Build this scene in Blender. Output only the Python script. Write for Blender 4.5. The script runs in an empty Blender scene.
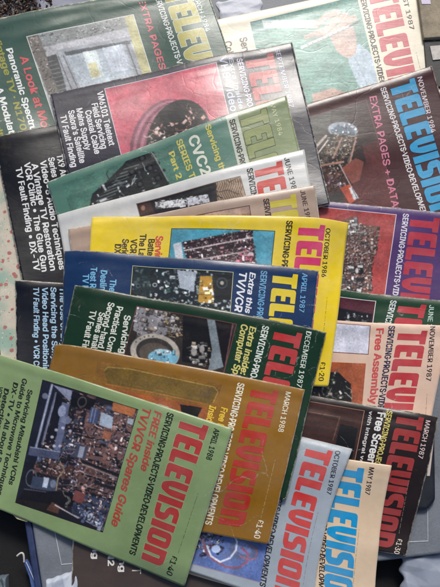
import bpy, bmesh, math, random
import numpy as np
from mathutils import Vector
R = math.radians
sc = bpy.context.scene
COL = sc.collection
random.seed(7); rng = np.random.default_rng(11)

# ------------------------------------------------------------------ camera
TILT = R(15); VFOV = R(42); DIST = 0.923
cam_pos = np.array([0, -DIST*math.sin(TILT), 0.03 + DIST*math.cos(TILT)])
FWD = np.array([0, math.sin(TILT), -math.cos(TILT)])
UPV = np.array([0, math.cos(TILT), math.sin(TILT)])
RGT = np.array([1.0, 0, 0])
FK = 587/2/math.tan(VFOV/2)            # focal length measured in photo pixels
cd = bpy.data.cameras.new('camera'); cam = bpy.data.objects.new('camera', cd); COL.objects.link(cam)
cam.location = cam_pos; cam.rotation_euler = (TILT, 0, 0)
cd.sensor_fit = 'VERTICAL'; cd.angle = VFOV; cd.clip_start = .01; cd.clip_end = 50
sc.camera = cam

def unproject(px, py, z):
    d = FWD*FK + RGT*(px-220) - UPV*(py-293.5)
    t = (z-cam_pos[2])/d[2]
    return cam_pos + d*t
def project(P):
    q = P - cam_pos
    dep = q@FWD
    return 220 + FK*(q@RGT)/dep, 293.5 - FK*(q@UPV)/dep

# ------------------------------------------------------------------ colours and materials
def lin(c):
    c = np.asarray(c, float)/255
    return np.where(c <= .04045, c/12.92, ((c+.055)/1.055)**2.4)
def l4(c, k=1.0): return (*[float(x)*k for x in lin(c)], 1)

def new_mat(name):
    m = bpy.data.materials.new(name); m.use_nodes = True
    return m, m.node_tree.nodes, m.node_tree.links, m.node_tree.nodes['Principled BSDF']
def N(ns, t, **kw):
    n = ns.new(t)
    for k, v in kw.items(): setattr(n, k, v)
    return n
def mathn(ns, lk, op, a, b=None, clamp=False):
    n = ns.new('ShaderNodeMath'); n.operation = op; n.use_clamp = clamp
    for i, x in enumerate((a, b)):
        if x is None: continue
        if isinstance(x, (int, float)): n.inputs[i].default_value = x
        else: lk.new(x, n.inputs[i])
    return n.outputs[0]
def mixc(ns, lk, fac, a, b):
    n = ns.new('ShaderNodeMix'); n.data_type = 'RGBA'
    if isinstance(fac, (int, float)): n.inputs[0].default_value = fac
    else: lk.new(fac, n.inputs[0])
    for s, x in ((6, a), (7, b)):
        if isinstance(x, tuple): n.inputs[s].default_value = x
        else: lk.new(x, n.inputs[s])
    return n.outputs[2]
def noise(ns, lk, vec, scale, detail=4, rough=.6):
    n = ns.new('ShaderNodeTexNoise'); n.inputs['Scale'].default_value = scale
    n.inputs['Detail'].default_value = detail; n.inputs['Roughness'].default_value = rough
    if vec is not None: lk.new(vec, n.inputs['Vector'])
    return n.outputs['Fac']
def ramp(ns, lk, x, lo, hi):
    n = ns.new('ShaderNodeMapRange'); n.interpolation_type = 'SMOOTHSTEP'
    n.inputs['From Min'].default_value = lo; n.inputs['From Max'].default_value = hi
    lk.new(x, n.inputs['Value']); return n.outputs['Result']

def paper_surface(m, ns, lk, b, color_out, gloss=.33, bump=.085, wear=1.0, wearcol=(215, 210, 200)):
    """worn, slightly glossy printed paper: scuffs, creases, softened ink"""
    geo = N(ns, 'ShaderNodeNewGeometry'); pos = geo.outputs['Position']
    fine = noise(ns, lk, pos, 900, 3, .7)
    mid = noise(ns, lk, pos, 60, 5, .6)
    big = noise(ns, lk, pos, 14, 3, .5)
    # tone mottling
    v = ramp(ns, lk, mid, .3, .75)
    hsv = N(ns, 'ShaderNodeHueSaturation'); lk.new(color_out, hsv.inputs['Color'])
    val = mathn(ns, lk, 'ADD', mathn(ns, lk, 'MULTIPLY', v, .10), .93)
    val = mathn(ns, lk, 'ADD', val, mathn(ns, lk, 'MULTIPLY', mathn(ns, lk, 'SUBTRACT', fine, .5), .12))
    val = mathn(ns, lk, 'ADD', val, mathn(ns, lk, 'MULTIPLY', mathn(ns, lk, 'SUBTRACT', noise(ns, lk, pos, 9, 4, .6), .5), .30))
    lk.new(val, hsv.inputs['Value'])
    lk.new(mathn(ns, lk, 'ADD', mathn(ns, lk, 'MULTIPLY', noise(ns, lk, pos, 23, 4, .65), .34), .79), hsv.inputs['Saturation'])
    # small white scuffs where the ink has flaked
    sc1 = ramp(ns, lk, noise(ns, lk, pos, 420, 6, .75), .665, .74)
    sc2 = mathn(ns, lk, 'MULTIPLY', sc1, ramp(ns, lk, big, .45, .7))
    c = mixc(ns, lk, mathn(ns, lk, 'MULTIPLY', sc2, .45*wear), hsv.outputs['Color'], l4(wearcol))
    r = mathn(ns, lk, 'ADD', mathn(ns, lk, 'MULTIPLY', mid, .14), gloss-.105)
    lk.new(r, b.inputs['Roughness'])
    b.inputs['Specular IOR Level'].default_value = .5
    # creases: stretched noise ridges + fine tooth
    mp = N(ns, 'ShaderNodeMapping'); lk.new(pos, mp.inputs['Vector'])
    mp.inputs['Scale'].default_value = (6, 22, 20)
    cr = noise(ns, lk, mp.outputs['Vector'], 1.6, 5, .55)
    vor = N(ns, 'ShaderNodeTexVoronoi', feature='DISTANCE_TO_EDGE'); vor.inputs['Scale'].default_value = 16
    wob = N(ns, 'ShaderNodeVectorMath', operation='ADD'); lk.new(pos, wob.inputs[0])
    nz = N(ns, 'ShaderNodeTexNoise'); nz.inputs['Scale'].default_value = 20; lk.new(pos, nz.inputs['Vector'])
    sclv = N(ns, 'ShaderNodeVectorMath', operation='SCALE'); lk.new(nz.outputs['Color'], sclv.inputs[0]); sclv.inputs['Scale'].default_value = .06
    lk.new(sclv.outputs[0], wob.inputs[1]); lk.new(wob.outputs[0], vor.inputs['Vector'])
    crease = mathn(ns, lk, 'MULTIPLY', ramp(ns, lk, vor.outputs['Distance'], 0, .035), ramp(ns, lk, big, .62, .42))
    # ink cracked white along the sharp creases, only where the sheet has been handled
    crk = mathn(ns, lk, 'MULTIPLY', ramp(ns, lk, vor.outputs['Distance'], .014, .002), ramp(ns, lk, big, .56, .66))
    crk = mathn(ns, lk, 'MULTIPLY', crk, ramp(ns, lk, noise(ns, lk, pos, 300, 4, .7), .42, .6))
    c = mixc(ns, lk, mathn(ns, lk, 'MULTIPLY', crk, .42*wear), c, l4(wearcol))
    # yellowed / handled patches
    c = mixc(ns, lk, mathn(ns, lk, 'MULTIPLY', ramp(ns, lk, noise(ns, lk, pos, 31, 6, .7), .56, .74), .14*wear), c, l4((120, 104, 74)))
    h = mathn(ns, lk, 'ADD', mathn(ns, lk, 'MULTIPLY', cr, 1.2), mathn(ns, lk, 'MULTIPLY', mid, .35))
    h = mathn(ns, lk, 'ADD', h, mathn(ns, lk, 'MULTIPLY', fine, .05))
    h = mathn(ns, lk, 'ADD', h, mathn(ns, lk, 'MULTIPLY', crease, .12))
    bp = N(ns, 'ShaderNodeBump'); bp.inputs['Strength'].default_value = bump; bp.inputs['Distance'].default_value = .004
    lk.new(h, bp.inputs['Height']); lk.new(bp.outputs[0], b.inputs['Normal'])
    return c, pos

def cover_mat(name, col, gloss=.33, wear=1.0, bands=None):
    m, ns, lk, b = new_mat(name)
    rgb = N(ns, 'ShaderNodeRGB'); rgb.outputs[0].default_value = l4(col)
    base = rgb.outputs[0]
    uv = N(ns, 'ShaderNodeUVMap'); sp = N(ns, 'ShaderNodeSeparateXYZ'); lk.new(uv.outputs[0], sp.inputs[0])
    u, v = sp.outputs[0], sp.outputs[1]
    if bands:      # printed colour fields (u0,u1,v0,v1,colour)
        for (u0, u1, v0, v1, cc) in bands:
            f = mathn(ns, lk, 'MULTIPLY', mathn(ns, lk, 'GREATER_THAN', u, u0), mathn(ns, lk, 'LESS_THAN', u, u1))
            f = mathn(ns, lk, 'MULTIPLY', f, mathn(ns, lk, 'MULTIPLY', mathn(ns, lk, 'GREATER_THAN', v, v0), mathn(ns, lk, 'LESS_THAN', v, v1)))
            base = mixc(ns, lk, f, base, l4(cc))
    c, pos = paper_surface(m, ns, lk, b, base, gloss, wear=wear)
    # rubbed-off ink along spine and edges
    ed = mathn(ns, lk, 'MINIMUM', mathn(ns, lk, 'MULTIPLY', v, .5), mathn(ns, lk, 'MINIMUM', mathn(ns, lk, 'SUBTRACT', 1.0, v), mathn(ns, lk, 'MINIMUM', u, mathn(ns, lk, 'SUBTRACT', 1.0, u))))
    nn = mathn(ns, lk, 'MULTIPLY', noise(ns, lk, pos, 90, 6, .75), .021)
    f = ramp(ns, lk, mathn(ns, lk, 'SUBTRACT', nn, ed), .0050, .0125)
    c = mixc(ns, lk, mathn(ns, lk, 'MULTIPLY', f, .75*wear), c, l4((214, 206, 188)))
    lk.new(c, b.inputs['Base Color'])
    return m
_ink = {}
def ink_mat(col):
    col = tuple(int(x) for x in col)
    if col in _ink: return _ink[col]
    m, ns, lk, b = new_mat('ink_%02x%02x%02x' % col)
    rgb = N(ns, 'ShaderNodeRGB'); rgb.outputs[0].default_value = l4(col)
    c, pos = paper_surface(m, ns, lk, b, rgb.outputs[0], .34, wear=.5)
    lk.new(c, b.inputs['Base Color']); _ink[col] = m
    return m
def picture_mat():
    m, ns, lk, b = new_mat('printed_photo')
    at = N(ns, 'ShaderNodeAttribute', attribute_name='print')
    c, pos = paper_surface(m, ns, lk, b, at.outputs['Color'], .31, wear=.5)
    lk.new(c, b.inputs['Base Color']); return m
PIC = picture_mat()
def pages_mat():
    m, ns, lk, b = new_mat('page_edges')
    geo = N(ns, 'ShaderNodeNewGeometry')
    mp = N(ns, 'ShaderNodeMapping'); lk.new(geo.outputs['Position'], mp.inputs['Vector']); mp.inputs['Scale'].default_value = (30, 30, 3500)
    n1 = noise(ns, lk, mp.outputs[0], 1, 2, .5)
    c = mixc(ns, lk, ramp(ns, lk, n1, .35, .65), l4((128, 112, 88)), l4((226, 214, 188)))
    lk.new(c, b.inputs['Base Color']); b.inputs['Roughness'].default_value = .85
    return m
PAGES = pages_mat()
def plain_mat(name, col, rough=.5, nscale=40, var=.2, bump=.1, metal=0):
    m, ns, lk, b = new_mat(name)
    geo = N(ns, 'ShaderNodeNewGeometry'); n1 = noise(ns, lk, geo.outputs['Position'], nscale, 6, .65)
    c0 = tuple(x*(1-var) for x in l4(col)[:3])+(1,); c1 = tuple(min(1, x*(1+var)) for x in l4(col)[:3])+(1,)
    n2 = noise(ns, lk, geo.outputs['Position'], nscale*14, 3, .7)
    f = mathn(ns, lk, 'ADD', mathn(ns, lk, 'MULTIPLY', n1, .6), mathn(ns, lk, 'MULTIPLY', n2, .4))
    lk.new(mixc(ns, lk, ramp(ns, lk, f, .3, .7), c0, c1), b.inputs['Base Color'])
    lk.new(mathn(ns, lk, 'ADD', mathn(ns, lk, 'MULTIPLY', n1, .2), rough-.1), b.inputs['Roughness'])
    bp = N(ns, 'ShaderNodeBump'); bp.inputs['Strength'].default_value = bump; bp.inputs['Distance'].default_value = .003
    lk.new(f, bp.inputs['Height']); lk.new(bp.outputs[0], b.inputs['Normal'])
    b.inputs['Metallic'].default_value = metal
    return m

# ------------------------------------------------------------------ object helpers
def link(name, me, mat=None, parent=None):
    o = bpy.data.objects.new(name, me); COL.objects.link(o)
    if mat: me.materials.append(mat)
    if parent:
        o.parent = parent
        o.location = -parent.location
    return o
def mesh_np(name, V, F, smooth=True):
    me = bpy.data.meshes.new(name)
    V = np.asarray(V, dtype=np.float32).reshape(-1, 3)
    if isinstance(F, np.ndarray) and F.ndim == 2:
        k = F.shape[1]; nF = F.shape[0]
        me.vertices.add(len(V)); me.vertices.foreach_set('co', V.ravel())
        me.loops.add(nF*k); me.loops.foreach_set('vertex_index', F.astype(np.int32).ravel())
        me.polygons.add(nF); me.polygons.foreach_set('loop_start', np.arange(0, nF*k, k, dtype=np.int32))
        me.update(calc_edges=True)
    else:
        me.from_pydata(V.tolist(), [], F); me.update()
    if smooth: me.polygons.foreach_set('use_smooth', [True]*len(me.polygons))
    me.validate(); return me
def tag(o, label=None, cat=None, group=None, kind=None):
    for k, v in (('label', label), ('category', cat), ('group', group), ('kind', kind)):
        if v: o[k] = v
def grid_faces(n, m, flip=False):
    i, j = np.meshgrid(np.arange(n-1), np.arange(m-1), indexing='ij')
    a = (i*m+j).ravel(); b = ((i+1)*m+j).ravel(); c = ((i+1)*m+j+1).ravel(); d = (i*m+j+1).ravel()
    return np.stack([a, d, c, b] if flip else [a, b, c, d], 1)

# ------------------------------------------------------------------ pile height field (what each sheet lies on)
HX0, HY0, HC = -.48, -.60, .004
HNX, HNY = 240, 320
H = np.zeros((HNX, HNY))
def sampleH(A, X, Y):
    gx = np.clip((X-HX0)/HC, 0, HNX-1.001); gy = np.clip((Y-HY0)/HC, 0, HNY-1.001)
    i = gx.astype(int); j = gy.astype(int); fx = gx-i; fy = gy-j
    return (A[i, j]*(1-fx)*(1-fy)+A[i+1, j]*fx*(1-fy)+A[i, j+1]*(1-fx)*fy+A[i+1, j+1]*fx*fy)
def dil(A, n=1):
    B = A.copy()
    for _ in range(n):
        C = B.copy()
        C[1:] = np.maximum(C[1:], B[:-1]); C[:-1] = np.maximum(C[:-1], B[1:])
        D = C.copy()
        D[:, 1:] = np.maximum(D[:, 1:], C[:, :-1]); D[:, :-1] = np.maximum(D[:, :-1], C[:, 1:])
        B = D
    return B
def putH(P, add=0):
    i = np.rint((P[..., 0]-HX0)/HC).astype(int).ravel(); j = np.rint((P[..., 1]-HY0)/HC).astype(int).ravel()
    ok = (i >= 0)&(i < HNX)&(j >= 0)&(j < HNY)
    np.maximum.at(H, (i[ok], j[ok]), P[..., 2].ravel()[ok]+add)
def blur(S, n):
    for _ in range(n):
        p = np.pad(S, 1, mode='reflect', reflect_type='odd')
        S = (p[:-2, 1:-1]+p[2:, 1:-1]+p[1:-1, :-2]+p[1:-1, 2:]+4*p[1:-1, 1:-1])/8
    return S
def bil(S, u, v):      # S on a regular 0..1 grid
    n, m = S.shape[:2]
    gu = np.clip(u, 0, 1)*(n-1); gv = np.clip(v, 0, 1)*(m-1)
    i = np.minimum(gu.astype(int), n-2); j = np.minimum(gv.astype(int), m-2)
    fu = gu-i; fv = gv-j
    if S.ndim == 3: fu = fu[..., None]; fv = fv[..., None]
    return S[i, j]*(1-fu)*(1-fv)+S[i+1, j]*fu*(1-fv)+S[i, j+1]*(1-fu)*fv+S[i+1, j+1]*fu*fv

# ------------------------------------------------------------------ masthead lettering (heavy condensed slab shapes)
def rp(pts):
    """polygon with rounded corners: pts (x,y,r)"""
    out = []; n = len(pts)
    for k in range(n):
        x, y, r = pts[k]
        if r <= 0: out.append((x, y)); continue
        p = Vector((x, y)); a = Vector(pts[k-1][:2]); b = Vector(pts[(k+1) % n][:2])
        da = (a-p).normalized(); db = (b-p).normalized()
        s = p+da*r; e = p+db*r
        for t in (0, .2, .4, .6, .8, 1):
            q = s*(1-t)**2+p*2*t*(1-t)+e*t*t; out.append((q.x, q.y))
    return out
def rect(x0, y0, x1, y1, r=0): return rp([(x0, y0, r), (x1, y0, r), (x1, y1, r), (x0, y1, r)])
LET = {
 'T': (.50, [rp([(.0, 1, 0), (.0, .80, .0), (.13, .78, 0), (.13, 0, 0), (.37, 0, 0), (.37, .78, 0), (.50, .80, 0), (.50, 1, 0)])]),
 'E': (.47, [rp([(0, .0, .12), (.47, 0, 0), (.47, .20, 0), (.25, .20, .05), (.25, .42, 0), (.42, .42, 0), (.42, .60, 0), (.25, .60, 0), (.25, .80, .05), (.47, .80, 0), (.47, 1, 0), (0, 1, .12)])]),
 'L': (.44, [rp([(0, 0, .1), (.44, 0, 0), (.44, .21, 0), (.25, .21, .03), (.25, 1, 0), (0, 1, 0)])]),
 'V': (.52, [rp([(0, 1, 0), (0, .38, .2), (.15, .0, .10), (.37, .0, .10), (.52, .38, .2), (.52, 1, 0), (.30, 1, 0), (.30, .30, .02), (.22, .30, .02), (.22, 1, 0)])]),
 'I': (.23, [rp([(0, 0, 0), (.23, 0, 0), (.23, 1, 0), (0, 1, 0)])]),
 'S': (.50, [rp([(0, 0, 0), (.36, 0, .1), (.50, .12, .05), (.50, .48, .1), (.36, .60, .05), (.24, .63, .03), (.24, .79, .03), (.48, .79, 0), (.48, 1, 0), (.14, 1, .1), (0, .88, .05), (0, .55, .1), (.14, .43, .05), (.26, .40, .03), (.26, .21, .03), (0, .21, 0)])]),
 'O': (.54, [rect(0, 0, .54, 1, .2), rect(.22, .20, .32, .80, .045)]),
 'n': (.54, [rp([(0, 0, 0), (.22, 0, 0), (.22, .76, .045), (.32, .76, .045), (.32, 0, 0), (.54, 0, 0), (.54, .85, .14), (.40, 1, .1), (0, 1, 0)])]),
}
def masthead_raw(offset=0):
    cu = bpy.data.curves.new('mh', 'CURVE'); cu.dimensions = '2D'; cu.fill_mode = 'BOTH'
    x = 0
    for ch in 'TELEVISIOn':
        w, loops = LET[ch]
        for lp in loops:
            s = cu.splines.new('POLY'); s.points.add(len(lp)-1); s.use_cyclic_u = True
            for i, (a, b) in enumerate(lp): s.points[i].co = (x+a, b, 0, 1)
        x += w+.05
    W = x-.05
    cu.offset = offset
    o = bpy.data.objects.new('mh', cu); me = bpy.data.meshes.new_from_object(o)
    bm = bmesh.new(); bm.from_mesh(me)
    for k in np.arange(.1, W, .12):
        bmesh.ops.bisect_plane(bm, geom=bm.verts[:]+bm.edges[:]+bm.faces[:], plane_co=(k, 0, 0), plane_no=(1, 0, 0))
    for k in np.arange(.15, 1, .17):
        bmesh.ops.bisect_plane(bm, geom=bm.verts[:]+bm.edges[:]+bm.faces[:], plane_co=(0, k, 0), plane_no=(0, 1, 0))
    V = np.array([v.co[:2] for v in bm.verts]); F = [[v.index for v in f.verts] for f in bm.faces]
    bm.free(); bpy.data.objects.remove(o); bpy.data.meshes.remove(me)
    return V, F, W
MH = masthead_raw(); MHO = masthead_raw(.022)

_tc = {}
FONT = None; FSC = 1.0
try:        # Blender's own bundled interface typeface; the built-in one is the fallback
    import os
    FONT = bpy.data.fonts.load(os.path.join(bpy.utils.system_resource('DATAFILES', path='fonts'), 'Inter.woff2'))
    _c = bpy.data.curves.new('h', 'FONT'); _c.body = 'H'; _c.font = FONT
    _o = bpy.data.objects.new('h', _c); _m = bpy.data.meshes.new_from_object(_o)
    FSC = .73/max(v.co.y for v in _m.vertices); bpy.data.objects.remove(_o)
    if not (.3 < FSC < 4): raise ValueError
except Exception:
    FONT = None; FSC = 1.0
def text_raw(body, bold=.022, shear=0, space=1.0):
    """glyph triangles -> bitmap -> thickened -> one clean mesh of row strips (no overlapping faces)"""
    key = (body, bold, shear, space)
    if key in _tc: return _tc[key]
    cu = bpy.data.curves.new('t', 'FONT'); cu.body = body; cu.size = 1; cu.shear = shear
    if FONT: cu.font = FONT
    cu.resolution_u = 4
    o = bpy.data.objects.new('t', cu); me = bpy.data.meshes.new_from_object(o)
    me.calc_loop_triangles()
    P = np.array([v.co[:2] for v in me.vertices])*FSC
    T = [tuple(t.vertices) for t in me.loop_triangles]
    bpy.data.objects.remove(o); bpy.data.meshes.remove(me)
    rad = bold*(.86 if FONT else .4); c = .73/30; pad = 3
    x0, y0 = P.min(0)-pad*c; x1, y1 = P.max(0)+pad*c
    K = 2                                    # finer bitmap across than down
    cx = c/K; nx, ny = int((x1-x0)/cx)+1, int((y1-y0)/c)+1
    B = np.zeros((ny, nx), bool)
    for t in T:
        A = P[list(t)]; lo = A.min(0); hi = A.max(0)
        i0, i1 = max(0, int((lo[0]-x0)/cx)-1), min(nx, int((hi[0]-x0)/cx)+2)
        j0, j1 = max(0, int((lo[1]-y0)/c)-1), min(ny, int((hi[1]-y0)/c)+2)
        X, Y = np.meshgrid(x0+(np.arange(i0, i1)+.5)*cx, y0+(np.arange(j0, j1)+.5)*c)
        e = [(A[(k+1) % 3, 0]-A[k, 0])*(Y-A[k, 1])-(A[(k+1) % 3, 1]-A[k, 1])*(X-A[k, 0]) for k in range(3)]
        B[j0:j1, i0:i1] |= ((e[0] >= 0)&(e[1] >= 0)&(e[2] >= 0))|((e[0] <= 0)&(e[1] <= 0)&(e[2] <= 0))
    D = B.copy(); rj = int(rad/c+1e-6)
    for dj in range(-rj-1, rj+2):
        if abs(dj*c) > rad: continue
        ri = int(round(math.sqrt(max(0, rad*rad-(dj*c)**2))/cx))
        S = np.zeros_like(B)
        if dj >= 0: S[dj:] = B[:ny-dj]
        else: S[:dj] = B[-dj:]
        for di in range(-ri, ri+1):
            if di >= 0: D[:, di:] |= S[:, :nx-di]
            else: D[:, :di] |= S[:, -di:]
    V, F = [], []
    for j in range(ny):
        r = np.flatnonzero(np.diff(np.concatenate([[0], D[j].astype(np.int8), [0]])))
        for a, b in zip(r[::2], r[1::2]):
            k = len(V); xa, xb, ya, yb = x0+a*cx, x0+b*cx, y0+j*c, y0+(j+1)*c
            V += [(xa, ya), (xb, ya), (xb, yb), (xa, yb)]; F.append([k, k+1, k+2, k+3])
    V = np.array(V)
    _tc[key] = (V, F, V[:, 0].min(), V[:, 0].max())
    return _tc[key]
CAPH = .73

# ------------------------------------------------------------------ painter for the printed cover photographs
class Canvas:
    def __init__(s, PX, PY, base):
        s.X, s.Y = PX, PY; s.c = np.zeros(PX.shape+(3,)); s.c[:] = np.array(base)/255
        s.rng = np.random.default_rng(int(abs(PX[0, 0]*7+PY[0, 0]*13)) + 3)
    def put(s, m, col, a=1.0):
        m = np.clip(m, 0, 1)[..., None]*a
        s.c = s.c*(1-m)+np.array(col)/255*m
    def poly(s, pts, col, a=1.0):
        inside = np.zeros(s.X.shape, bool); n = len(pts)
        for k in range(n):
            x0, y0 = pts[k]; x1, y1 = pts[(k+1) % n]
            if y0 == y1: continue
            cond = ((y0 > s.Y) != (y1 > s.Y)) & (s.X < (x1-x0)*(s.Y-y0)/(y1-y0)+x0)
            inside ^= cond
        s.put(inside.astype(float), col, a)
    def rect(s, cx, cy, w, h, ang, col, a=1.0):
        t = R(ang); dx = s.X-cx; dy = s.Y-cy
        p = dx*math.cos(t)+dy*math.sin(t); q = -dx*math.sin(t)+dy*math.cos(t)
        s.put(np.clip((w/2-np.abs(p))/.35+.5, 0, 1)*np.clip((h/2-np.abs(q))/.35+.5, 0, 1), col, a)
    def ell(s, cx, cy, rx, ry, ang, col, a=1.0, ring=None):
        t = R(ang); dx = s.X-cx; dy = s.Y-cy
        p = (dx*math.cos(t)+dy*math.sin(t))/rx; q = (-dx*math.sin(t)+dy*math.cos(t))/ry
        d = np.sqrt(p*p+q*q)
        if ring: m = np.clip((ring/2-np.abs(d-1)*min(rx, ry))/.35+.5, 0, 1)
        else: m = np.clip((1-d)*min(rx, ry)/.5+.5, 0, 1)
        s.put(m, col, a)
    def line(s, x0, y0, x1, y1, w, col, a=1.0):
        dx, dy = x1-x0, y1-y0; L2 = dx*dx+dy*dy+1e-9
        t = np.clip(((s.X-x0)*dx+(s.Y-y0)*dy)/L2, 0, 1)
        d = np.hypot(s.X-x0-t*dx, s.Y-y0-t*dy)
        s.put(np.clip((w/2-d)/.35+.5, 0, 1), col, a)
    def path(s, pts, w, col, a=1.0):
        for (a0, b0), (a1, b1) in zip(pts[:-1], pts[1:]): s.line(a0, b0, a1, b1, w, col, a)
    def parts(s, poly, n, pal, smin, smax, ang=0, asp=2.5, jit=8, wires=0):
        """scatter of printed components inside a polygon"""
        xs = [p[0] for p in poly]; ys = [p[1] for p in poly]
        def ins(x, y):
            r = False
            for k in range(len(poly)):
                x0, y0 = poly[k]; x1, y1 = poly[(k+1) % len(poly)]
                if (y0 > y) != (y1 > y) and x < (x1-x0)*(y-y0)/(y1-y0)+x0: r = not r
            return r
        r = s.rng; k = 0; tries = 0
        n = int(n*.5); smin, smax = smin*1.3, smax*1.45
        todo = []
        while k < n and tries < n*6:
            tries += 1
            x = r.uniform(min(xs), max(xs)); y = r.uniform(min(ys), max(ys))
            if not ins(x, y): continue
            k += 1; todo.append((smin+(smax-smin)*r.random()**1.6, x, y))
        todo.sort(reverse=True)              # large components first, small ones over them
        for sz, x, y in todo:
            col = np.array(pal[r.integers(len(pal))])*r.uniform(.95, 1.5)+8; g = col.mean(); col = col*.75+g*.25
            w, h = (sz*r.uniform(1, asp), sz) if r.random() < .6 else (sz, sz*r.uniform(1, asp))
            an = ang+r.normal(0, jit*.6); t = r.random()
            if t < .22:                      # can seen from above: rim, body, glint
                s.ell(x+.35, y+.35, sz*.66, sz*.66, 0, (14, 12, 14)); s.ell(x, y, sz*.6, sz*.6, 0, col); s.ell(x-.15*sz, y-.15*sz, sz*.3, sz*.3, 0, np.minimum(col*1.35+12, 235))
            elif t < .28: s.ell(x, y, sz*.8, sz*.7, 0, col, ring=.6)
            elif t < .5: s.line(x, y, x+w*math.cos(R(an)), y+w*math.sin(R(an)), .55, np.minimum(col*1.2, 230))
            else:
                s.rect(x+.35, y+.4, w+.7, h+.6, an, (14, 12, 14), .6); s.rect(x, y, w, h, an, col)
                s.rect(x-.1*h*math.sin(R(-an)), y-.28*h, w*.8, max(.35, h*.22), an, np.minimum(col*1.4+10, 235), .8)
        for _ in range(wires):
            x = r.uniform(min(xs), max(xs)); y = r.uniform(min(ys), max(ys))
            if not ins(x, y): continue
            col = np.array(pal[r.integers(len(pal))])*r.uniform(.8, 1.3)
            th = r.uniform(0, 6.28); pts = [(x, y)]
            for _ in range(5):
                th += r.normal(0, .7); x += 2*math.cos(th); y += 2*math.sin(th); pts.append((x, y))
            s.path(pts, .6, col)
    def grain(s, amt=.04, sc=1):
        n = s.rng.normal(0, amt, s.X.shape)
        g = n if sc == 1 else np.kron(s.rng.normal(0, amt, (s.X.shape[0]//sc+1, s.X.shape[1]//sc+1)), np.ones((sc, sc)))[:s.X.shape[0], :s.X.shape[1]]
        s.c = s.c*(1+g[..., None]*2)
    def finish(s, soft=1):
        # uneven tone of a printed half-tone photograph, then the softness of cheap print
        n, m = s.X.shape
        g = bil(s.rng.uniform(.72, 1.16, (max(3, n//14), max(3, m//14))), *np.meshgrid(np.linspace(0, 1, n), np.linspace(0, 1, m), indexing='ij'))
        s.c = s.c*(1+(g[..., None]-1)*.55*soft)
        for _ in range(1):
            p = np.pad(s.c, ((1, 1), (1, 1), (0, 0)), mode='edge')
            s.c = (p[:-2, 1:-1]+p[2:, 1:-1]+p[1:-1, :-2]+p[1:-1, 2:]+3*p[1:-1, 1:-1])/7
    def out(s):
        c = np.clip(s.c, 0, 1)
        return np.where(c <= .04045, c/12.92, ((c+.055)/1.055)**2.4)

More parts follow.
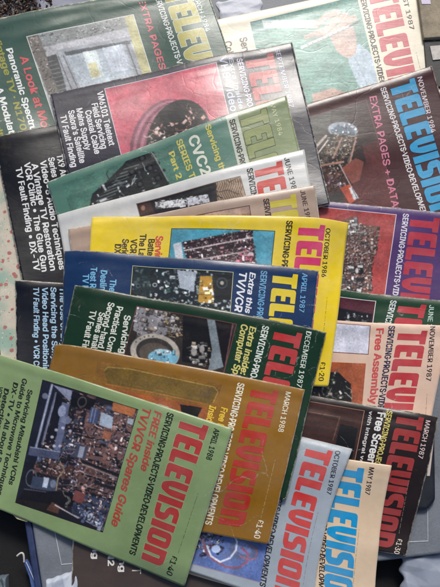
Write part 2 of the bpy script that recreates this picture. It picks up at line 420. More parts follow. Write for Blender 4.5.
# ------------------------------------------------------------------ the magazine
NU = 110
VS = np.concatenate([[0, .0012, .003, .0055, .009, .014, .02], np.linspace(.03, 1, 78)])
class Magazine:
    L, W = .297, .205
    def __init__(s, A, B, D, C=None, T=.0032, col=(128, 128, 128), label='', bow=0, wave=.0005, lift=(), gloss=.33, wear=1.0, bands=None, seed=0, stiff=60):
        if C is None: C = (B[0]+D[0]-A[0], B[1]+D[1]-A[1])
        s.T = T; r = np.random.default_rng(seed+5)
        root = bpy.data.objects.new('magazine', None); COL.objects.link(root); s.root = root
        root.empty_display_size = .02
        tag(root, label, 'magazine', 'magazines heaped in the overlapping pile')
        z = np.full(4, .02)
        uu, vv = np.meshgrid(np.linspace(0, 1, 36), np.linspace(0, 1, 25), indexing='ij')
        Hd = dil(H, 1)
        for it in range(5):
            P4 = [unproject(*p, zz) for p, zz in zip((A, B, C, D), z)]
            X, Y = s.xy(P4, uu, vv, bow)
            h = sampleH(Hd, X, Y)
            S = np.maximum(blur(h, 40), h)+.004
            for k in range(240):
                S = blur(S, 3)-.00012
                S = np.maximum(S, h)
            z = np.array([S[0, 0], S[-1, 0], S[-1, -1], S[0, -1]])+T
        u1 = np.linspace(0, 1, NU); U, V = np.meshgrid(u1, VS, indexing='ij')
        X, Y = s.xy(P4, U, V, bow)
        # regular fine grid smoothing
        ur, vr = np.meshgrid(np.linspace(0, 1, 100), np.linspace(0, 1, 70), indexing='ij')
        Sf = blur(bil(S, ur, vr), stiff)
        wv = 0
        for k in range(7):
            a, b_, p = r.uniform(1.5, 7), r.uniform(.8, 4), r.uniform(0, 6.28)
            wv = wv+np.sin(ur*a*r.choice([-1, 1])+vr*b_*r.choice([-1, 1])*1.5+p)*r.uniform(.4, 1)
        wv = (wv-wv.min())*wave*.4
        # soft wrinkles running beside the spine
        for k in range(4):
            vc = r.uniform(.03, .16); uc = r.uniform(0, 1); ln = r.uniform(.15, .5)
            wv = wv+r.uniform(.2, .6)*wave*np.exp(-((vr-vc-.03*np.sin(ur*6+k))/.018)**2-((ur-uc)/ln)**2)
        for (lu, lv, rad, hh) in lift:
            d2 = ((ur-lu)**2*(297/205)**2+(vr-lv)**2)/rad**2
            wv = wv+hh*np.exp(-d2)
        Sf = Sf+wv
        Xr, Yr = s.xy(P4, ur, vr, bow)
        pen = sampleH(H, Xr, Yr)-Sf
        Sf = Sf+max(0, np.percentile(pen, 99.7))+.0002
        s.P4, s.bow = P4, bow
        base = bil(Sf, U, V)
        rr = T/2; d = V*s.W
        drop = np.where(d < rr, rr-np.sqrt(np.maximum(0, rr*rr-(rr-d)**2)), 0)
        bulge = .0009*np.exp(-((V-.035)/.03)**2)
        # ragged trimmed edges
        jit = lambda n, a: np.interp(np.linspace(0, 1, n), np.linspace(0, 1, 14), r.normal(0, a, 14))
        s.jx = jit(NU, .00018)
        Pt = np.stack([X, Y, base+T-drop+bulge], -1)
        Pb = np.stack([X, Y, base+drop], -1)
        e_w = Pt[:, -1, :2]-Pt[:, -2, :2]; e_w /= np.linalg.norm(e_w, axis=1)[:, None]
        for PP in (Pt, Pb):
            PP[:, -1, :2] += e_w*s.jx[:, None]
            for (i0, i1) in ((0, 1), (-1, -2)):
                e = PP[i0, :, :2]-PP[i1, :, :2]; e /= np.linalg.norm(e, axis=1)[:, None]+1e-9
                PP[i0, :, :2] += e*jit(len(VS), .00018)[:, None]
                # rubbed corner
                c = (PP[i1*2 if i1 > 0 else -3, -3]-PP[i0, -1])[:2]
                PP[i0, -1, :2] += c*r.uniform(.10, .28)
                PP[i0, -1, 2] += r.uniform(0, .0012)
        s.Pt = Pt
        nrm = np.cross(np.gradient(Pt, axis=0), np.gradient(Pt, VS, axis=1)); nrm /= np.linalg.norm(nrm, axis=-1)[..., None]
        nrm *= np.sign(nrm[..., 2:3]+1e-9); s.Nn = nrm
        loc = Vector(((P4[0]+P4[1]+P4[2]+P4[3])/4).tolist()); loc.z = float(base.min()); root.location = loc
        # cover: wraps over the top, round the spine and below
        m = len(VS)
        loop = np.concatenate([Pt[:, ::-1], Pb[:, 1:]], 1)
        me = mesh_np('cover', loop, grid_faces(NU, loop.shape[1], True))
        vuv = np.concatenate([np.stack([U, V], -1)[:, ::-1], np.stack([U, V], -1)[:, 1:]], 1).reshape(-1, 2)
        uvl = me.uv_layers.new(name='UVMap'); li = np.zeros(len(me.loops), np.int32); me.loops.foreach_get('vertex_index', li)
        uvl.data.foreach_set('uv', vuv[li].astype(np.float32).ravel())
        cov = link('cover', me, cover_mat('cover_paper', col, gloss, wear, bands), root)
        md = cov.modifiers.new('s', 'SOLIDIFY'); md.thickness = .00022; md.offset = -1
        # pages
        iu = np.linspace(.0012, .9988, 60); iv = np.linspace(.012, .9992, 40)
        PU, PV = np.meshgrid(iu, iv, indexing='ij')
        top = s.pos(PU, PV, -.00042); bs = bil(Sf, PU, PV)+.0004
        bot = top.copy(); bot[..., 2] = np.minimum(bs, top[..., 2]-.0004)
        V2 = np.concatenate([top.reshape(-1, 3), bot.reshape(-1, 3)])
        F = grid_faces(60, 40).tolist()+(grid_faces(60, 40, True)+2400).tolist()
        ring = [i*40 for i in range(60)]+[59*40+j for j in range(1, 40)]+[i*40+39 for i in range(58, -1, -1)]+[j for j in range(38, 0, -1)]
        for a, b_ in zip(ring, ring[1:]+ring[:1]): F.append([a, a+2400, b_+2400, b_])
        link('pages', mesh_np('pages', V2, F, False), PAGES, root)
        # staples on the spine
        for su in (.27, .73):
            pts = s.pos(np.linspace(su-.02, su+.02, 7), np.full(7, .0008), .00025)
            vs = []
            for q in pts:
                for a in range(6):
                    an = a*math.pi/3
                    vs.append((q[0]+.00025*math.cos(an)*.3, q[1]+.0003*math.cos(an), q[2]+.0003*math.sin(an)))
            F = [[k*6+a, k*6+(a+1) % 6, (k+1)*6+(a+1) % 6, (k+1)*6+a] for k in range(6) for a in range(6)]
            link('staple', mesh_np('staple', vs, F), STEEL, root)
        # height field update
        du, dv = np.meshgrid(np.linspace(0, 1, 170), np.linspace(0, 1, 120), indexing='ij')
        putH(s.pos(du, dv, .0002))
        # projection table for placing print
        s.GX, s.GY = project(Pt)
        s.U, s.V = U, V
    def xy(s, P4, u, v, bow):
        A, B, C, D = P4
        f = lambda k: A[k]*(1-u)*(1-v)+B[k]*u*(1-v)+C[k]*u*v+D[k]*(1-u)*v
        X, Y = f(0), f(1)
        if bow: X = X+bow*4*v*(1-v)*(1-u)**4
        return X, Y
    def pos(s, u, v, lift=0):
        gu = np.clip(u, 0, 1)*(NU-1); i = np.minimum(gu.astype(int), NU-2); fu = (gu-i)[..., None]
        v = np.clip(v, 0, 1); j = np.clip(np.searchsorted(VS, v, side='right')-1, 0, len(VS)-2)
        fv = ((v-VS[j])/(VS[j+1]-VS[j]))[..., None]
        g = lambda G: G[i, j]*(1-fu)*(1-fv)+G[i+1, j]*fu*(1-fv)+G[i, j+1]*(1-fu)*fv+G[i+1, j+1]*fu*fv
        return g(s.Pt)+g(s.Nn)*lift
    def uv(s, px, py):
        u, v = .5, .5
        for _ in range(25):
            e = 1e-3
            f = lambda a, b: np.array([float(q[0]) for q in project(s.posx(np.array([a]), np.array([b])))])
            p0 = f(u, v); r = np.array([px, py])-p0
            J = np.stack([(f(u+e, v)-p0)/e, (f(u, v+e)-p0)/e], 1)
            d = np.linalg.solve(J, r); u += d[0]; v += d[1]
            u = min(max(u, -.3), 1.3); v = min(max(v, -.3), 1.3)
            if abs(r).max() < .02: break
        return u, v
    def posx(s, u, v):      # with linear extrapolation outside the sheet
        uc = np.clip(u, .02, .98); vc = np.clip(v, .03, .98)
        p = s.pos(uc, vc)
        a, b = s.pos(uc-.01, vc), s.pos(uc+.01, vc); c, d = s.pos(uc, vc-.01), s.pos(uc, vc+.01)
        return p+(b-a)/.02*(u-uc)[..., None]+(d-c)/.02*(v-vc)[..., None]
    def clipped(s, name, V, F, uvs, mat, lift, parent=None):
        ok = (uvs[:, 0] > .001)&(uvs[:, 0] < .999)&(uvs[:, 1] > .004)&(uvs[:, 1] < .998)
        F = [f for f in F if all(ok[i] for i in f)]
        if not F: return None
        me = mesh_np(name, V, F, False)
        o = link(name, me, mat, None)
        p = parent or s.root; o.parent = p
        o.location = -(s.root.location) if p is s.root else (0, 0, 0)
        return o
    def masthead(s, col, ub=.207, uc=.088, v0=.045, v1=.955, outline=None, ub2=None, uc2=None):
        ub2 = ub if ub2 is None else ub2; uc2 = uc if uc2 is None else uc2
        Vr, F, W = MH
        def mk(Vr, F, name, c, lift, parent=None):
            v = v0+(v1-v0)*Vr[:, 0]/W; tt = Vr[:, 0]/W; b_ = ub+(ub2-ub)*tt; c_ = uc+(uc2-uc)*tt; u = b_+(c_-b_)*Vr[:, 1]
            uvs = np.stack([u, v], 1)
            return s.clipped(name, s.pos(u, v, lift), F, uvs, ink_mat(c), lift, parent)
        o = mk(Vr, F, 'masthead', col, .00019)
        if outline is not None: mk(MHO[0], MHO[1], 'outline', outline, .00013, o)
        return o
    def texts(s, name, items, col, bold=.022, shear=0, lift=.0002):
        """items: (string, start px, end px or None, cap height px)"""
        AV, AF, AU, n = [], [], [], 0
        for body, p0, p1, cap in items:
            V, F, x0, x1 = text_raw(body, bold, shear)
            u0, v0 = s.uv(*p0) if not (isinstance(p0[0], str)) else (p0[1], p0[2])
            a = np.array([-u0*s.L, v0*s.W]) # (cap-dir, reading-dir) mm
            hh = cap*.00121/CAPH
            if p1 is not None:
                u1, v1 = s.uv(*p1) if not (isinstance(p1[0], str)) else (p1[1], p1[2])
                b = np.array([-u1*s.L, v1*s.W]); dvec = b-a; ln = np.linalg.norm(dvec); dr = dvec/ln
                sx = ln/(x1-x0)
            else:
                dr = np.array([0, 1.0]); sx = hh*.90
            up = np.array([dr[1], -dr[0]])
            q = a+np.outer((V[:, 0]-x0)*sx, dr)+np.outer(V[:, 1]*hh, up)
            uvs = np.stack([-q[:, 0]/s.L, q[:, 1]/s.W], 1)
            AV.append(s.pos(uvs[:, 0], uvs[:, 1], lift)); AU.append(uvs)
            AF += [[i+n for i in f] for f in F]; n += len(V)
        return s.clipped(name, np.concatenate(AV), AF, np.concatenate(AU), ink_mat(col), lift)
    def tagline(s, col, u=.262, v0=.045, v1=.95, cap=5.6, u2=None):
        s.texts('tagline', [('SERVICING·PROJECTS·VIDEO·DEVELOPMENTS', ('u', u, v0), ('u', u if u2 is None else u2, v1), cap)], col, bold=.040)
    def micro(s, p0, p1, col):
        u0, v0 = s.uv(*p0); u1, v1 = s.uv(*p1)
        t = 0; V = []; F = []; r = np.random.default_rng(3); U_ = []
        Lg = math.hypot((u1-u0)*s.L, (v1-v0)*s.W)
        while t < 1:
            dt = r.uniform(.0004, .0014)/Lg; h = r.uniform(.0003, .0006)/s.L
            uu = [u0+(u1-u0)*x for x in (t, t+dt, t+dt, t)]; vv = [v0+(v1-v0)*x for x in (t, t+dt, t+dt, t)]
            uu[2] -= h; uu[3] -= h
            k = len(U_); U_ += list(zip(uu, vv)); F.append([k, k+1, k+2, k+3]); t += dt+r.choice([.0006, .0009, .0022])/Lg
        U_ = np.array(U_)
        s.clipped('small_print', s.pos(U_[:, 0], U_[:, 1], .0002), F, U_, ink_mat(col), 0)
    def picture(s, q, base, paint, border=(225, 220, 210), bw=.0009, name='cover_photo', cell=.0007, soft=1):
        c = np.array([s.uv(*p) for p in q])      # TL TR BR BL in the photo
        def grid(n, m, e=0.0):
            a, b = np.meshgrid(np.linspace(-e, 1+e, n), np.linspace(-e*1.3, 1+e*1.3, m), indexing='ij')
            f = lambda k: c[0, k]*(1-a)*(1-b)+c[1, k]*a*(1-b)+c[2, k]*a*b+c[3, k]*(1-a)*b
            return np.clip(f(0), .0015, .9985), np.clip(f(1), .005, .9975)
        wd = abs(c[0, 0]-c[1, 0])*s.L; ht = abs(c[0, 1]-c[3, 1])*s.W
        n, m = int(wd/cell)+2, int(ht/cell)+2
        u, v = grid(n, m); P = s.pos(u, v, .00008)
        PX, PY = project(P)
        cv = Canvas(PX, PY, base); paint(cv); cv.finish(soft); cv.grain(.012); cv.grain(.02, 3)
        me = mesh_np(name, P, grid_faces(n, m, True))
        ca = me.color_attributes.new('print', 'FLOAT_COLOR', 'POINT')
        d = np.ones((n*m, 4), np.float32); d[:, :3] = cv.out().reshape(-1, 3); ca.data.foreach_set('color', d.ravel())
        o = link(name, me, PIC, s.root)
        if border is not None:      # thin keyline round the photograph, a strip on all four sides
            e = bw/wd; V = []; F = []; UU = []
            per = 60
            ts = np.linspace(0, 1, per)
            rings = []
            for ee in (0, e):
                a = np.concatenate([ts*(1+2*ee)-ee, np.full(per, 1+ee), (1-ts)*(1+2*ee)-ee, np.full(per, -ee)])
                eb = ee*wd/ht
                b = np.concatenate([np.full(per, -eb), ts*(1+2*eb)-eb, np.full(per, 1+eb), (1-ts)*(1+2*eb)-eb])
                f = lambda k: c[0, k]*(1-a)*(1-b)+c[1, k]*a*(1-b)+c[2, k]*a*b+c[3, k]*(1-a)*b
                rings.append(np.stack([f(0), f(1)], 1))
            uvs = np.concatenate(rings); k = 4*per
            F = [[i, (i+1) % k, (i+1) % k+k, i+k] for i in range(k)]
            ok = (uvs[:, 0] > .001)&(uvs[:, 0] < .999)&(uvs[:, 1] > .004)&(uvs[:, 1] < .998)
            F = [f for f in F if all(ok[i] for i in f)]
            bo = bpy.data.objects.new('keyline', mesh_np('keyline', s.pos(uvs[:, 0], uvs[:, 1], .00012), F, False))
            bo.data.materials.append(ink_mat(border)); COL.objects.link(bo); bo.parent = o
        return o
STEEL = plain_mat('staple_steel', (150, 148, 145), .35, 200, .2, .02, 1)
# ------------------------------------------------------------------ light
SUN_EL, SUN_AZ = 47, 6         # light comes in over the top edge of the picture, a little from the left
w = bpy.data.worlds.new('World'); sc.world = w; w.use_nodes = True
wn, wl = w.node_tree.nodes, w.node_tree.links
sky = wn.new('ShaderNodeTexSky'); sky.sky_type = 'NISHITA'; sky.sun_disc = False
sky.sun_elevation = R(SUN_EL); sky.sun_rotation = R(SUN_AZ); sky.dust_density = 3; sky.air_density = 1.0
wl.new(sky.outputs[0], wn['Background'].inputs[0]); wn['Background'].inputs[1].default_value = .058
sl = bpy.data.lights.new('sun', 'SUN'); sl.energy = 1.5; sl.angle = R(15); sl.color = (1, .965, .91)
so = bpy.data.objects.new('sun', sl); COL.objects.link(so)
sd = Vector((math.sin(R(SUN_AZ))*math.cos(R(SUN_EL)), math.cos(R(SUN_AZ))*math.cos(R(SUN_EL)), math.sin(R(SUN_EL))))
so.rotation_euler = sd.to_track_quat('Z', 'Y').to_euler()
vs_ = sc.view_settings; vs_.view_transform = 'Standard'; vs_.look = 'None'; vs_.gamma = 1; vs_.exposure = EXPOSURE = .78

# ------------------------------------------------------------------ what the pile lies on
g = mesh_np('ground', [(-1.5, -1.5, -.03), (1.5, -1.5, -.03), (1.5, 1.5, -.03), (-1.5, 1.5, -.03)], [[0, 1, 2, 3]])
go = link('ground', g, plain_mat('dark_ground', (13, 13, 14), .85, 60, .4, .5)); tag(go, kind='structure')

def slab(name, pxs, z0, z1, mat, r=.004, parent=None, seg=3):
    """closed slab from a photo-measured outline, with its own thickness and rounded edge"""
    pts = [unproject(x, y, z1)[:2] for x, y in pxs]
    bm = bmesh.new(); vs = [bm.verts.new((p[0], p[1], z1)) for p in pts]
    f = bm.faces.new(vs)
    if f.normal.z < 0: bmesh.ops.reverse_faces(bm, faces=[f])
    f.normal_update()
    ex = bmesh.ops.extrude_face_region(bm, geom=[f]); vv = [e for e in ex['geom'] if isinstance(e, bmesh.types.BMVert)]
    for v in vv: v.co.z = z0
    bmesh.ops.recalc_face_normals(bm, faces=bm.faces)
    if r: bmesh.ops.bevel(bm, geom=[e for e in bm.edges], offset=r, segments=seg, affect='EDGES', profile=.5)
    me = bpy.data.meshes.new(name); bm.to_mesh(me); bm.free()
    me.polygons.foreach_set('use_smooth', [False]*len(me.polygons))
    return link(name, me, mat, parent)
def put_poly(pxs, z):
    P = [unproject(x, y, z)[:2] for x, y in pxs]
    for i in range(HNX):
        x = HX0+i*HC
        for j in range(HNY):
            y = HY0+j*HC; ins = False
            for k in range(len(P)):
                (x0, y0), (x1, y1) = P[k], P[(k+1) % len(P)]
                if (y0 > y) != (y1 > y) and x < (x1-x0)*(y-y0)/(y1-y0)+x0: ins = not ins
            if ins: H[i, j] = max(H[i, j], z)
def part_empty(name, x, y, z, label, cat, group=None):
    e = bpy.data.objects.new(name, None); COL.objects.link(e); e.empty_display_size = .02
    e.location = Vector(unproject(x, y, z).tolist()); tag(e, label, cat, group); return e

# big grey storage-case lid below everything
case_px = [(-62, -60), (470, -95), (452, 470), (447, 553), (44, 603), (31, 520)]
case = part_empty('storage_case', 240, 300, -.02, 'large flat grey plastic case with a thin white outline under the whole pile', 'case')
slab('lid', case_px, -.016, 0, plain_mat('grey_plastic', (106, 111, 118), .5, 30, .22, .16), .003, case)
slab('edge_trim', [(-70, -60), (-62.5, -60), (31, 520), (44, 603), (37, 604), (24, 521)], -.018, -.002, plain_mat('navy_trim', (38, 50, 84), .4, 80, .3, .2), .002, case)
put_poly(case_px, 0)
# thin moulded outline
def ribbon_px(pts, z, wd):
    P = [unproject(x, y, z) for x, y in pts]; V = []; F = []
    for k, p in enumerate(P):
        a = P[max(k-1, 0)]; b = P[min(k+1, len(P)-1)]; d = (b-a)[:2]; d /= np.linalg.norm(d); n = np.array([-d[1], d[0]])
        V += [(p[0]+n[0]*wd, p[1]+n[1]*wd, z), (p[0]+n[0]*wd*.7, p[1]+n[1]*wd*.7, z+.0004), (p[0]-n[0]*wd*.7, p[1]-n[1]*wd*.7, z+.0004), (p[0]-n[0]*wd, p[1]-n[1]*wd, z)]
    for k in range(len(P)-1):
        for a in range(3): F.append([k*4+a, k*4+a+1, k*4+a+5, k*4+a+4])
    return V, F
V, F = ribbon_px([(-30, 40), (54, 528), (61.5, 564.5), (160, 556), (300, 547), (428, 541), (427.5, 470), (427, 300)], .0002, .0005)
link('white_outline', mesh_np('white_outline', V, F, False), plain_mat('white_line', (190, 196, 200), .5, 90, .15, .1), case)

# floral notebook showing at the left edge
fb = part_empty('floral_notebook', 15, 270, 0, 'cream notebook cover printed with small red flowers at the left edge of the pile', 'notebook')
def floral():
    m, ns, lk, b = new_mat('floral_print')
    geo = N(ns, 'ShaderNodeNewGeometry'); P = geo.outputs['Position']
    n1 = noise(ns, lk, P, 22, 3, .5)
    c = mixc(ns, lk, ramp(ns, lk, n1, .42, .6), l4((196, 186, 166)), l4((142, 168, 150)))
    def spots(scale, lo, hi, col, c, sd, thr):
        mp = N(ns, 'ShaderNodeMapping'); lk.new(P, mp.inputs['Vector']); mp.inputs['Location'].default_value = (sd, sd*2, 0); mp.inputs['Scale'].default_value = (1, 1, .01)
        v = N(ns, 'ShaderNodeTexVoronoi'); v.inputs['Scale'].default_value = scale; lk.new(mp.outputs[0], v.inputs['Vector'])
        wb = mathn(ns, lk, 'ADD', v.outputs['Distance'], mathn(ns, lk, 'MULTIPLY', noise(ns, lk, P, 700, 2, .6), .22))
        sp = N(ns, 'ShaderNodeSeparateColor'); lk.new(v.outputs['Color'], sp.inputs[0])
        f = mathn(ns, lk, 'MULTIPLY', ramp(ns, lk, wb, hi, lo), mathn(ns, lk, 'GREATER_THAN', sp.outputs[0], thr))
        return mixc(ns, lk, f, c, l4(col))
    c = spots(105, .34, .44, (168, 96, 88), c, .3, .42); c = spots(105, .12, .2, (128, 66, 60), c, .3, .42); c = spots(330, .2, .3, (150, 110, 92), c, 4.4, .5)
    c = spots(260, .28, .36, (214, 196, 170), c, 1.3, .5)
    c = spots(190, .22, .30, (112, 128, 92), c, 2.3, .62)
    c = spots(230, .20, .28, (96, 60, 52), c, 3.1, .72)
    c, _ = paper_surface(m, ns, lk, b, c, .45, wear=.8)
    lk.new(c, b.inputs['Base Color']); return m
slab('cover', [(-40, 128), (34, 128), (28, 250), (16, 385), (4, 385), (-6, 300), (-40, 300)], .0045, .006, floral(), .0005, fb)
slab('pages', [(-38, 130), (32, 130), (26.5, 250), (15, 383), (5, 383), (-4, 299), (-38, 299)], .0005, .0045, PAGES, 0, fb)
put_poly([(-40, 128), (34, 128), (28, 250), (16, 385), (4, 385), (-6, 300), (-40, 300)], .006)

# black handheld gadget with a pale strip, lower right
gd = part_empty('gadget', 425, 460, .001, 'black rounded plastic gadget with a pale sliver beside the dark brown magazine', 'gadget')
slab('body', [(408, 430), (435, 428), (436, 500), (428, 510), (404, 510)], .001, .008, plain_mat('black_plastic', (26, 28, 36), .35, 60, .3, .06), .0035, gd)
slab('label_strip', [(431, 440), (434, 440), (430, 476), (427, 476)], .0082, .0088, plain_mat('pale_strip', (190, 176, 168), .6, 90, .1, .1), .0002, gd)

put_poly([(408, 430), (435, 428), (436, 500), (428, 510), (404, 510)], .008)
# crumpled plastic bags
def bag(name, pxs, z, amp, col, label, seed, gloss=.3, facets=14):
    r = np.random.default_rng(seed)
    c = [unproject(x, y, z)[:2] for x, y in pxs]
    n = 60
    a, b = np.meshgrid(np.linspace(0, 1, n), np.linspace(0, 1, n), indexing='ij')
    f = lambda k: c[0][k]*(1-a)*(1-b)+c[1][k]*a*(1-b)+c[2][k]*a*b+c[3][k]*(1-a)*b
    X, Y = f(0), f(1)
    # crumple: sharp folds running in many directions
    hgt = 0
    for k in range(facets):
        th = r.uniform(0, 3.14); fq = r.uniform(.7, 3.2); q = (a*math.cos(th)+b*math.sin(th)+.05*np.sin(a*5+k)+.05*np.sin(b*4+2*k))*fq+r.uniform(0, 1)
        hgt = hgt+np.abs((q % 1)-.5)/fq
    hgt = (hgt-hgt.min())/(np.ptp(hgt)+1e-9)
    edge = np.minimum(np.minimum(a, 1-a), np.minimum(b, 1-b)); prof = np.sqrt(np.clip(edge/.07, 0, 1))
    ws = min(1, np.linalg.norm(c[1]-c[0])/.09)**2*.003
    wob = ws*np.sin(a*17+seed)+ws*np.sin(b*13+seed*2)
    X = X+wob*(1-prof); Y = Y+ws*np.sin(a*23)*(1-prof)
    Z = z+prof*(amp*.35+amp*hgt)
    top = np.stack([X, Y, Z], -1); bot = np.stack([X, Y, np.full_like(Z, z-.0005)], -1)
    V = np.concatenate([top.reshape(-1, 3), bot.reshape(-1, 3)])
    F = grid_faces(n, n, True).tolist()+(grid_faces(n, n)+n*n).tolist()
    ring = [i*n for i in range(n)]+[(n-1)*n+j for j in range(1, n)]+[i*n+n-1 for i in range(n-2, -1, -1)]+[j for j in range(n-2, 0, -1)]
    for p, q in zip(ring, ring[1:]+ring[:1]): F.append([p, q, q+n*n, p+n*n])
    o = link(name, mesh_np(name, V, F), plain_mat('bag_film', col, .55, 40, .08, .08))
    tag(o, label, 'plastic bag'); return o
bag('plastic_bag', [(400, 556), (470, 548), (480, 640), (402, 592)], -.012, .006, (140, 147, 160), 'pale blue-grey crumpled plastic bag at the lower right corner', 3, .35, 9)
bag('plastic_bag', [(46, 580), (78, 569), (84, 640), (40, 640)], .0005, .005, (170, 178, 190), 'whitish rounded plastic bag below the lower left of the pile', 9)
bag('plastic_bag', [(28, -40), (118, -50), (116, 10), (36, 16)], .0005, .004, (128, 130, 146), 'lavender-grey plastic bag behind the green magazine at the top', 5)
bag('plastic_bag', [(215, 3), (262, -5), (262, 20), (222, 28)], .0003, .003, (206, 208, 214), 'white crumpled plastic bag beside the cream magazine at the top', 8, .35, 8)

# tan carton and a black and white scrap, upper right
ct = part_empty('carton', 440, 10, .0, 'tan cardboard carton beside the cream magazine at the upper right', 'carton')
slab('box', [(412, -50), (480, -60), (480, 34), (424, 38)], .001, .012, plain_mat('cardboard', (150, 137, 116), .8, 45, .35, .5), .001, ct)
slab('tape', [(412, -50), (424, -50), (431, 4), (422, 4)], .0122, .0126, plain_mat('lavender_tape', (176, 164, 190), .3, 90, .15, .1), 0, ct)
mt = part_empty('metal_clip', 437, 60, .001, 'black and silver metal clip at the right edge beside the cream magazine', 'clip')
slab('body', [(424, 40), (470, 42), (470, 84), (428, 88)], .001, .007, plain_mat('black_clip', (40, 38, 36), .5, 90, .4, .3), .001, mt)
slab('plate', [(430, 46), (452, 44), (456, 58), (433, 60)], .0072, .0085, plain_mat('pale_clip', (186, 180, 170), .4, 150, .3, .3), .0004, mt)

# blue strap with a small white hook, lower left
sp_ = part_empty('strap', 32, 570, -.01, 'blue fabric strap with a small white hook in the dark gap at the lower left', 'strap')
def tube(name, pxz, rad, mat, parent, flat=1.0):
    P = [unproject(x, y, z) for x, y, z in pxz]
    cu = bpy.data.curves.new(name, 'CURVE'); cu.dimensions = '3D'; cu.bevel_depth = rad; cu.bevel_resolution = 3
    s_ = cu.splines.new('NURBS'); s_.points.add(len(P)-1); s_.order_u = 3; s_.use_endpoint_u = True
    for k, p in enumerate(P): s_.points[k].co = (*p, 1)
    o = bpy.data.objects.new(name, cu); me = bpy.data.meshes.new_from_object(o); bpy.data.objects.remove(o)
    me.materials.clear()
    return link(name, me, mat, parent)
slab('webbing', [(23, 561), (27, 559), (35, 574), (44, 600), (34, 602), (29, 577)], -.014, -.010, plain_mat('blue_webbing', (60, 86, 142), .5, 250, .35, .4), .0006, sp_)
tube('hook', [(17, 556, -.008), (20, 553, -.006), (23, 553, -.006), (24, 557, -.007), (24, 562, -.009)], .0011, plain_mat('hook_plastic', (205, 196, 190), .4, 90, .1, .1), sp_)
tube('drawcord', [(26, 562, -.008), (32, 575, -.0075), (37, 588, -.008), (42, 600, -.008)], .0006, plain_mat('pale_cord', (170, 178, 205), .6, 90, .1, .1), sp_)
bg_ = plain_mat('grey_lump', (110, 120, 130), .4, 60, .3, .3)
bag('plastic_bag', [(-8, 576), (9, 574), (9, 610), (-8, 610)], -.028, .01, (92, 104, 112), 'small dull grey scrap of plastic in the bottom left corner', 14)
slab_o = slab('paper_scrap', [(10, 512), (30, 516), (27, 522), (17, 519)], .002, .0028, plain_mat('cream_scrap', (190, 176, 140), .8, 90, .2, .2), 0)
tag(slab_o, 'small torn cream paper scrap peeping out below the light green magazine', 'paper scrap')

# coarse dark bark chippings, top left
def chips():
    r = np.random.default_rng(4); V = []; F = []
    for k in range(2600):
        x, y = r.uniform(-30, 52), r.uniform(-45, 34)
        z = .0015+r.uniform(0, .005)
        p = unproject(x, y, z); L = r.uniform(.002, .007); wd = r.uniform(.0005, .0018); th = r.uniform(0, 6.28); tl = r.normal(0, .5)
        d = np.array([math.cos(th)*math.cos(tl), math.sin(th)*math.cos(tl), math.sin(tl)]); n = np.array([-math.sin(th), math.cos(th), r.normal(0, .3)])
        i = len(V); up = np.array([0, 0, wd*.6])
        for q in (p-d*L/2, p-n*wd, p+d*L/2, p+n*wd): V.append(q-up)
        for q in (p-d*L/2, p-n*wd, p+d*L/2, p+n*wd): V.append(q+up)
        F += [[i, i+3, i+2, i+1], [i+4, i+5, i+6, i+7]]+[[i+a, i+(a+1) % 4, i+4+(a+1) % 4, i+4+a] for a in range(4)]
    m, ns, lk, b = new_mat('bark')
    g_ = N(ns, 'ShaderNodeNewGeometry'); rr = g_.outputs['Random Per Island']
    n_ = N(ns, 'ShaderNodeValToRGB'); lk.new(rr, n_.inputs[0]); e = n_.color_ramp.elements
    e[0].color = l4((44, 32, 26)); e[1].color = l4((128, 106, 88)); k = e.new(.6); k.color = l4((78, 58, 46))
    lk.new(n_.outputs[0], b.inputs['Base Color']); b.inputs['Roughness'].default_value = .85
    o = link('bark_chippings', mesh_np('bark_chippings', V, F, False), m); tag(o, 'coarse dark brown bark chippings in the top left corner', 'bark chippings', kind='stuff')
chips()
put_poly([(-30, -45), (52, -45), (52, 30), (-30, 34)], .003)

# ------------------------------------------------------------------ the magazines, lowest first
DKP = [(30, 28, 30), (60, 52, 48), (110, 86, 76), (150, 120, 104), (190, 176, 168), (44, 50, 70), (90, 96, 120), (20, 18, 20), (126, 64, 50)]
GRY = [(24, 26, 30), (50, 54, 58), (84, 90, 92), (130, 136, 138), (180, 184, 186), (30, 44, 40), (16, 16, 18)]
BRN = [(70, 34, 28), (120, 60, 48), (160, 96, 80), (196, 150, 130), (40, 24, 24), (20, 14, 16), (210, 196, 186), (140, 76, 62)]

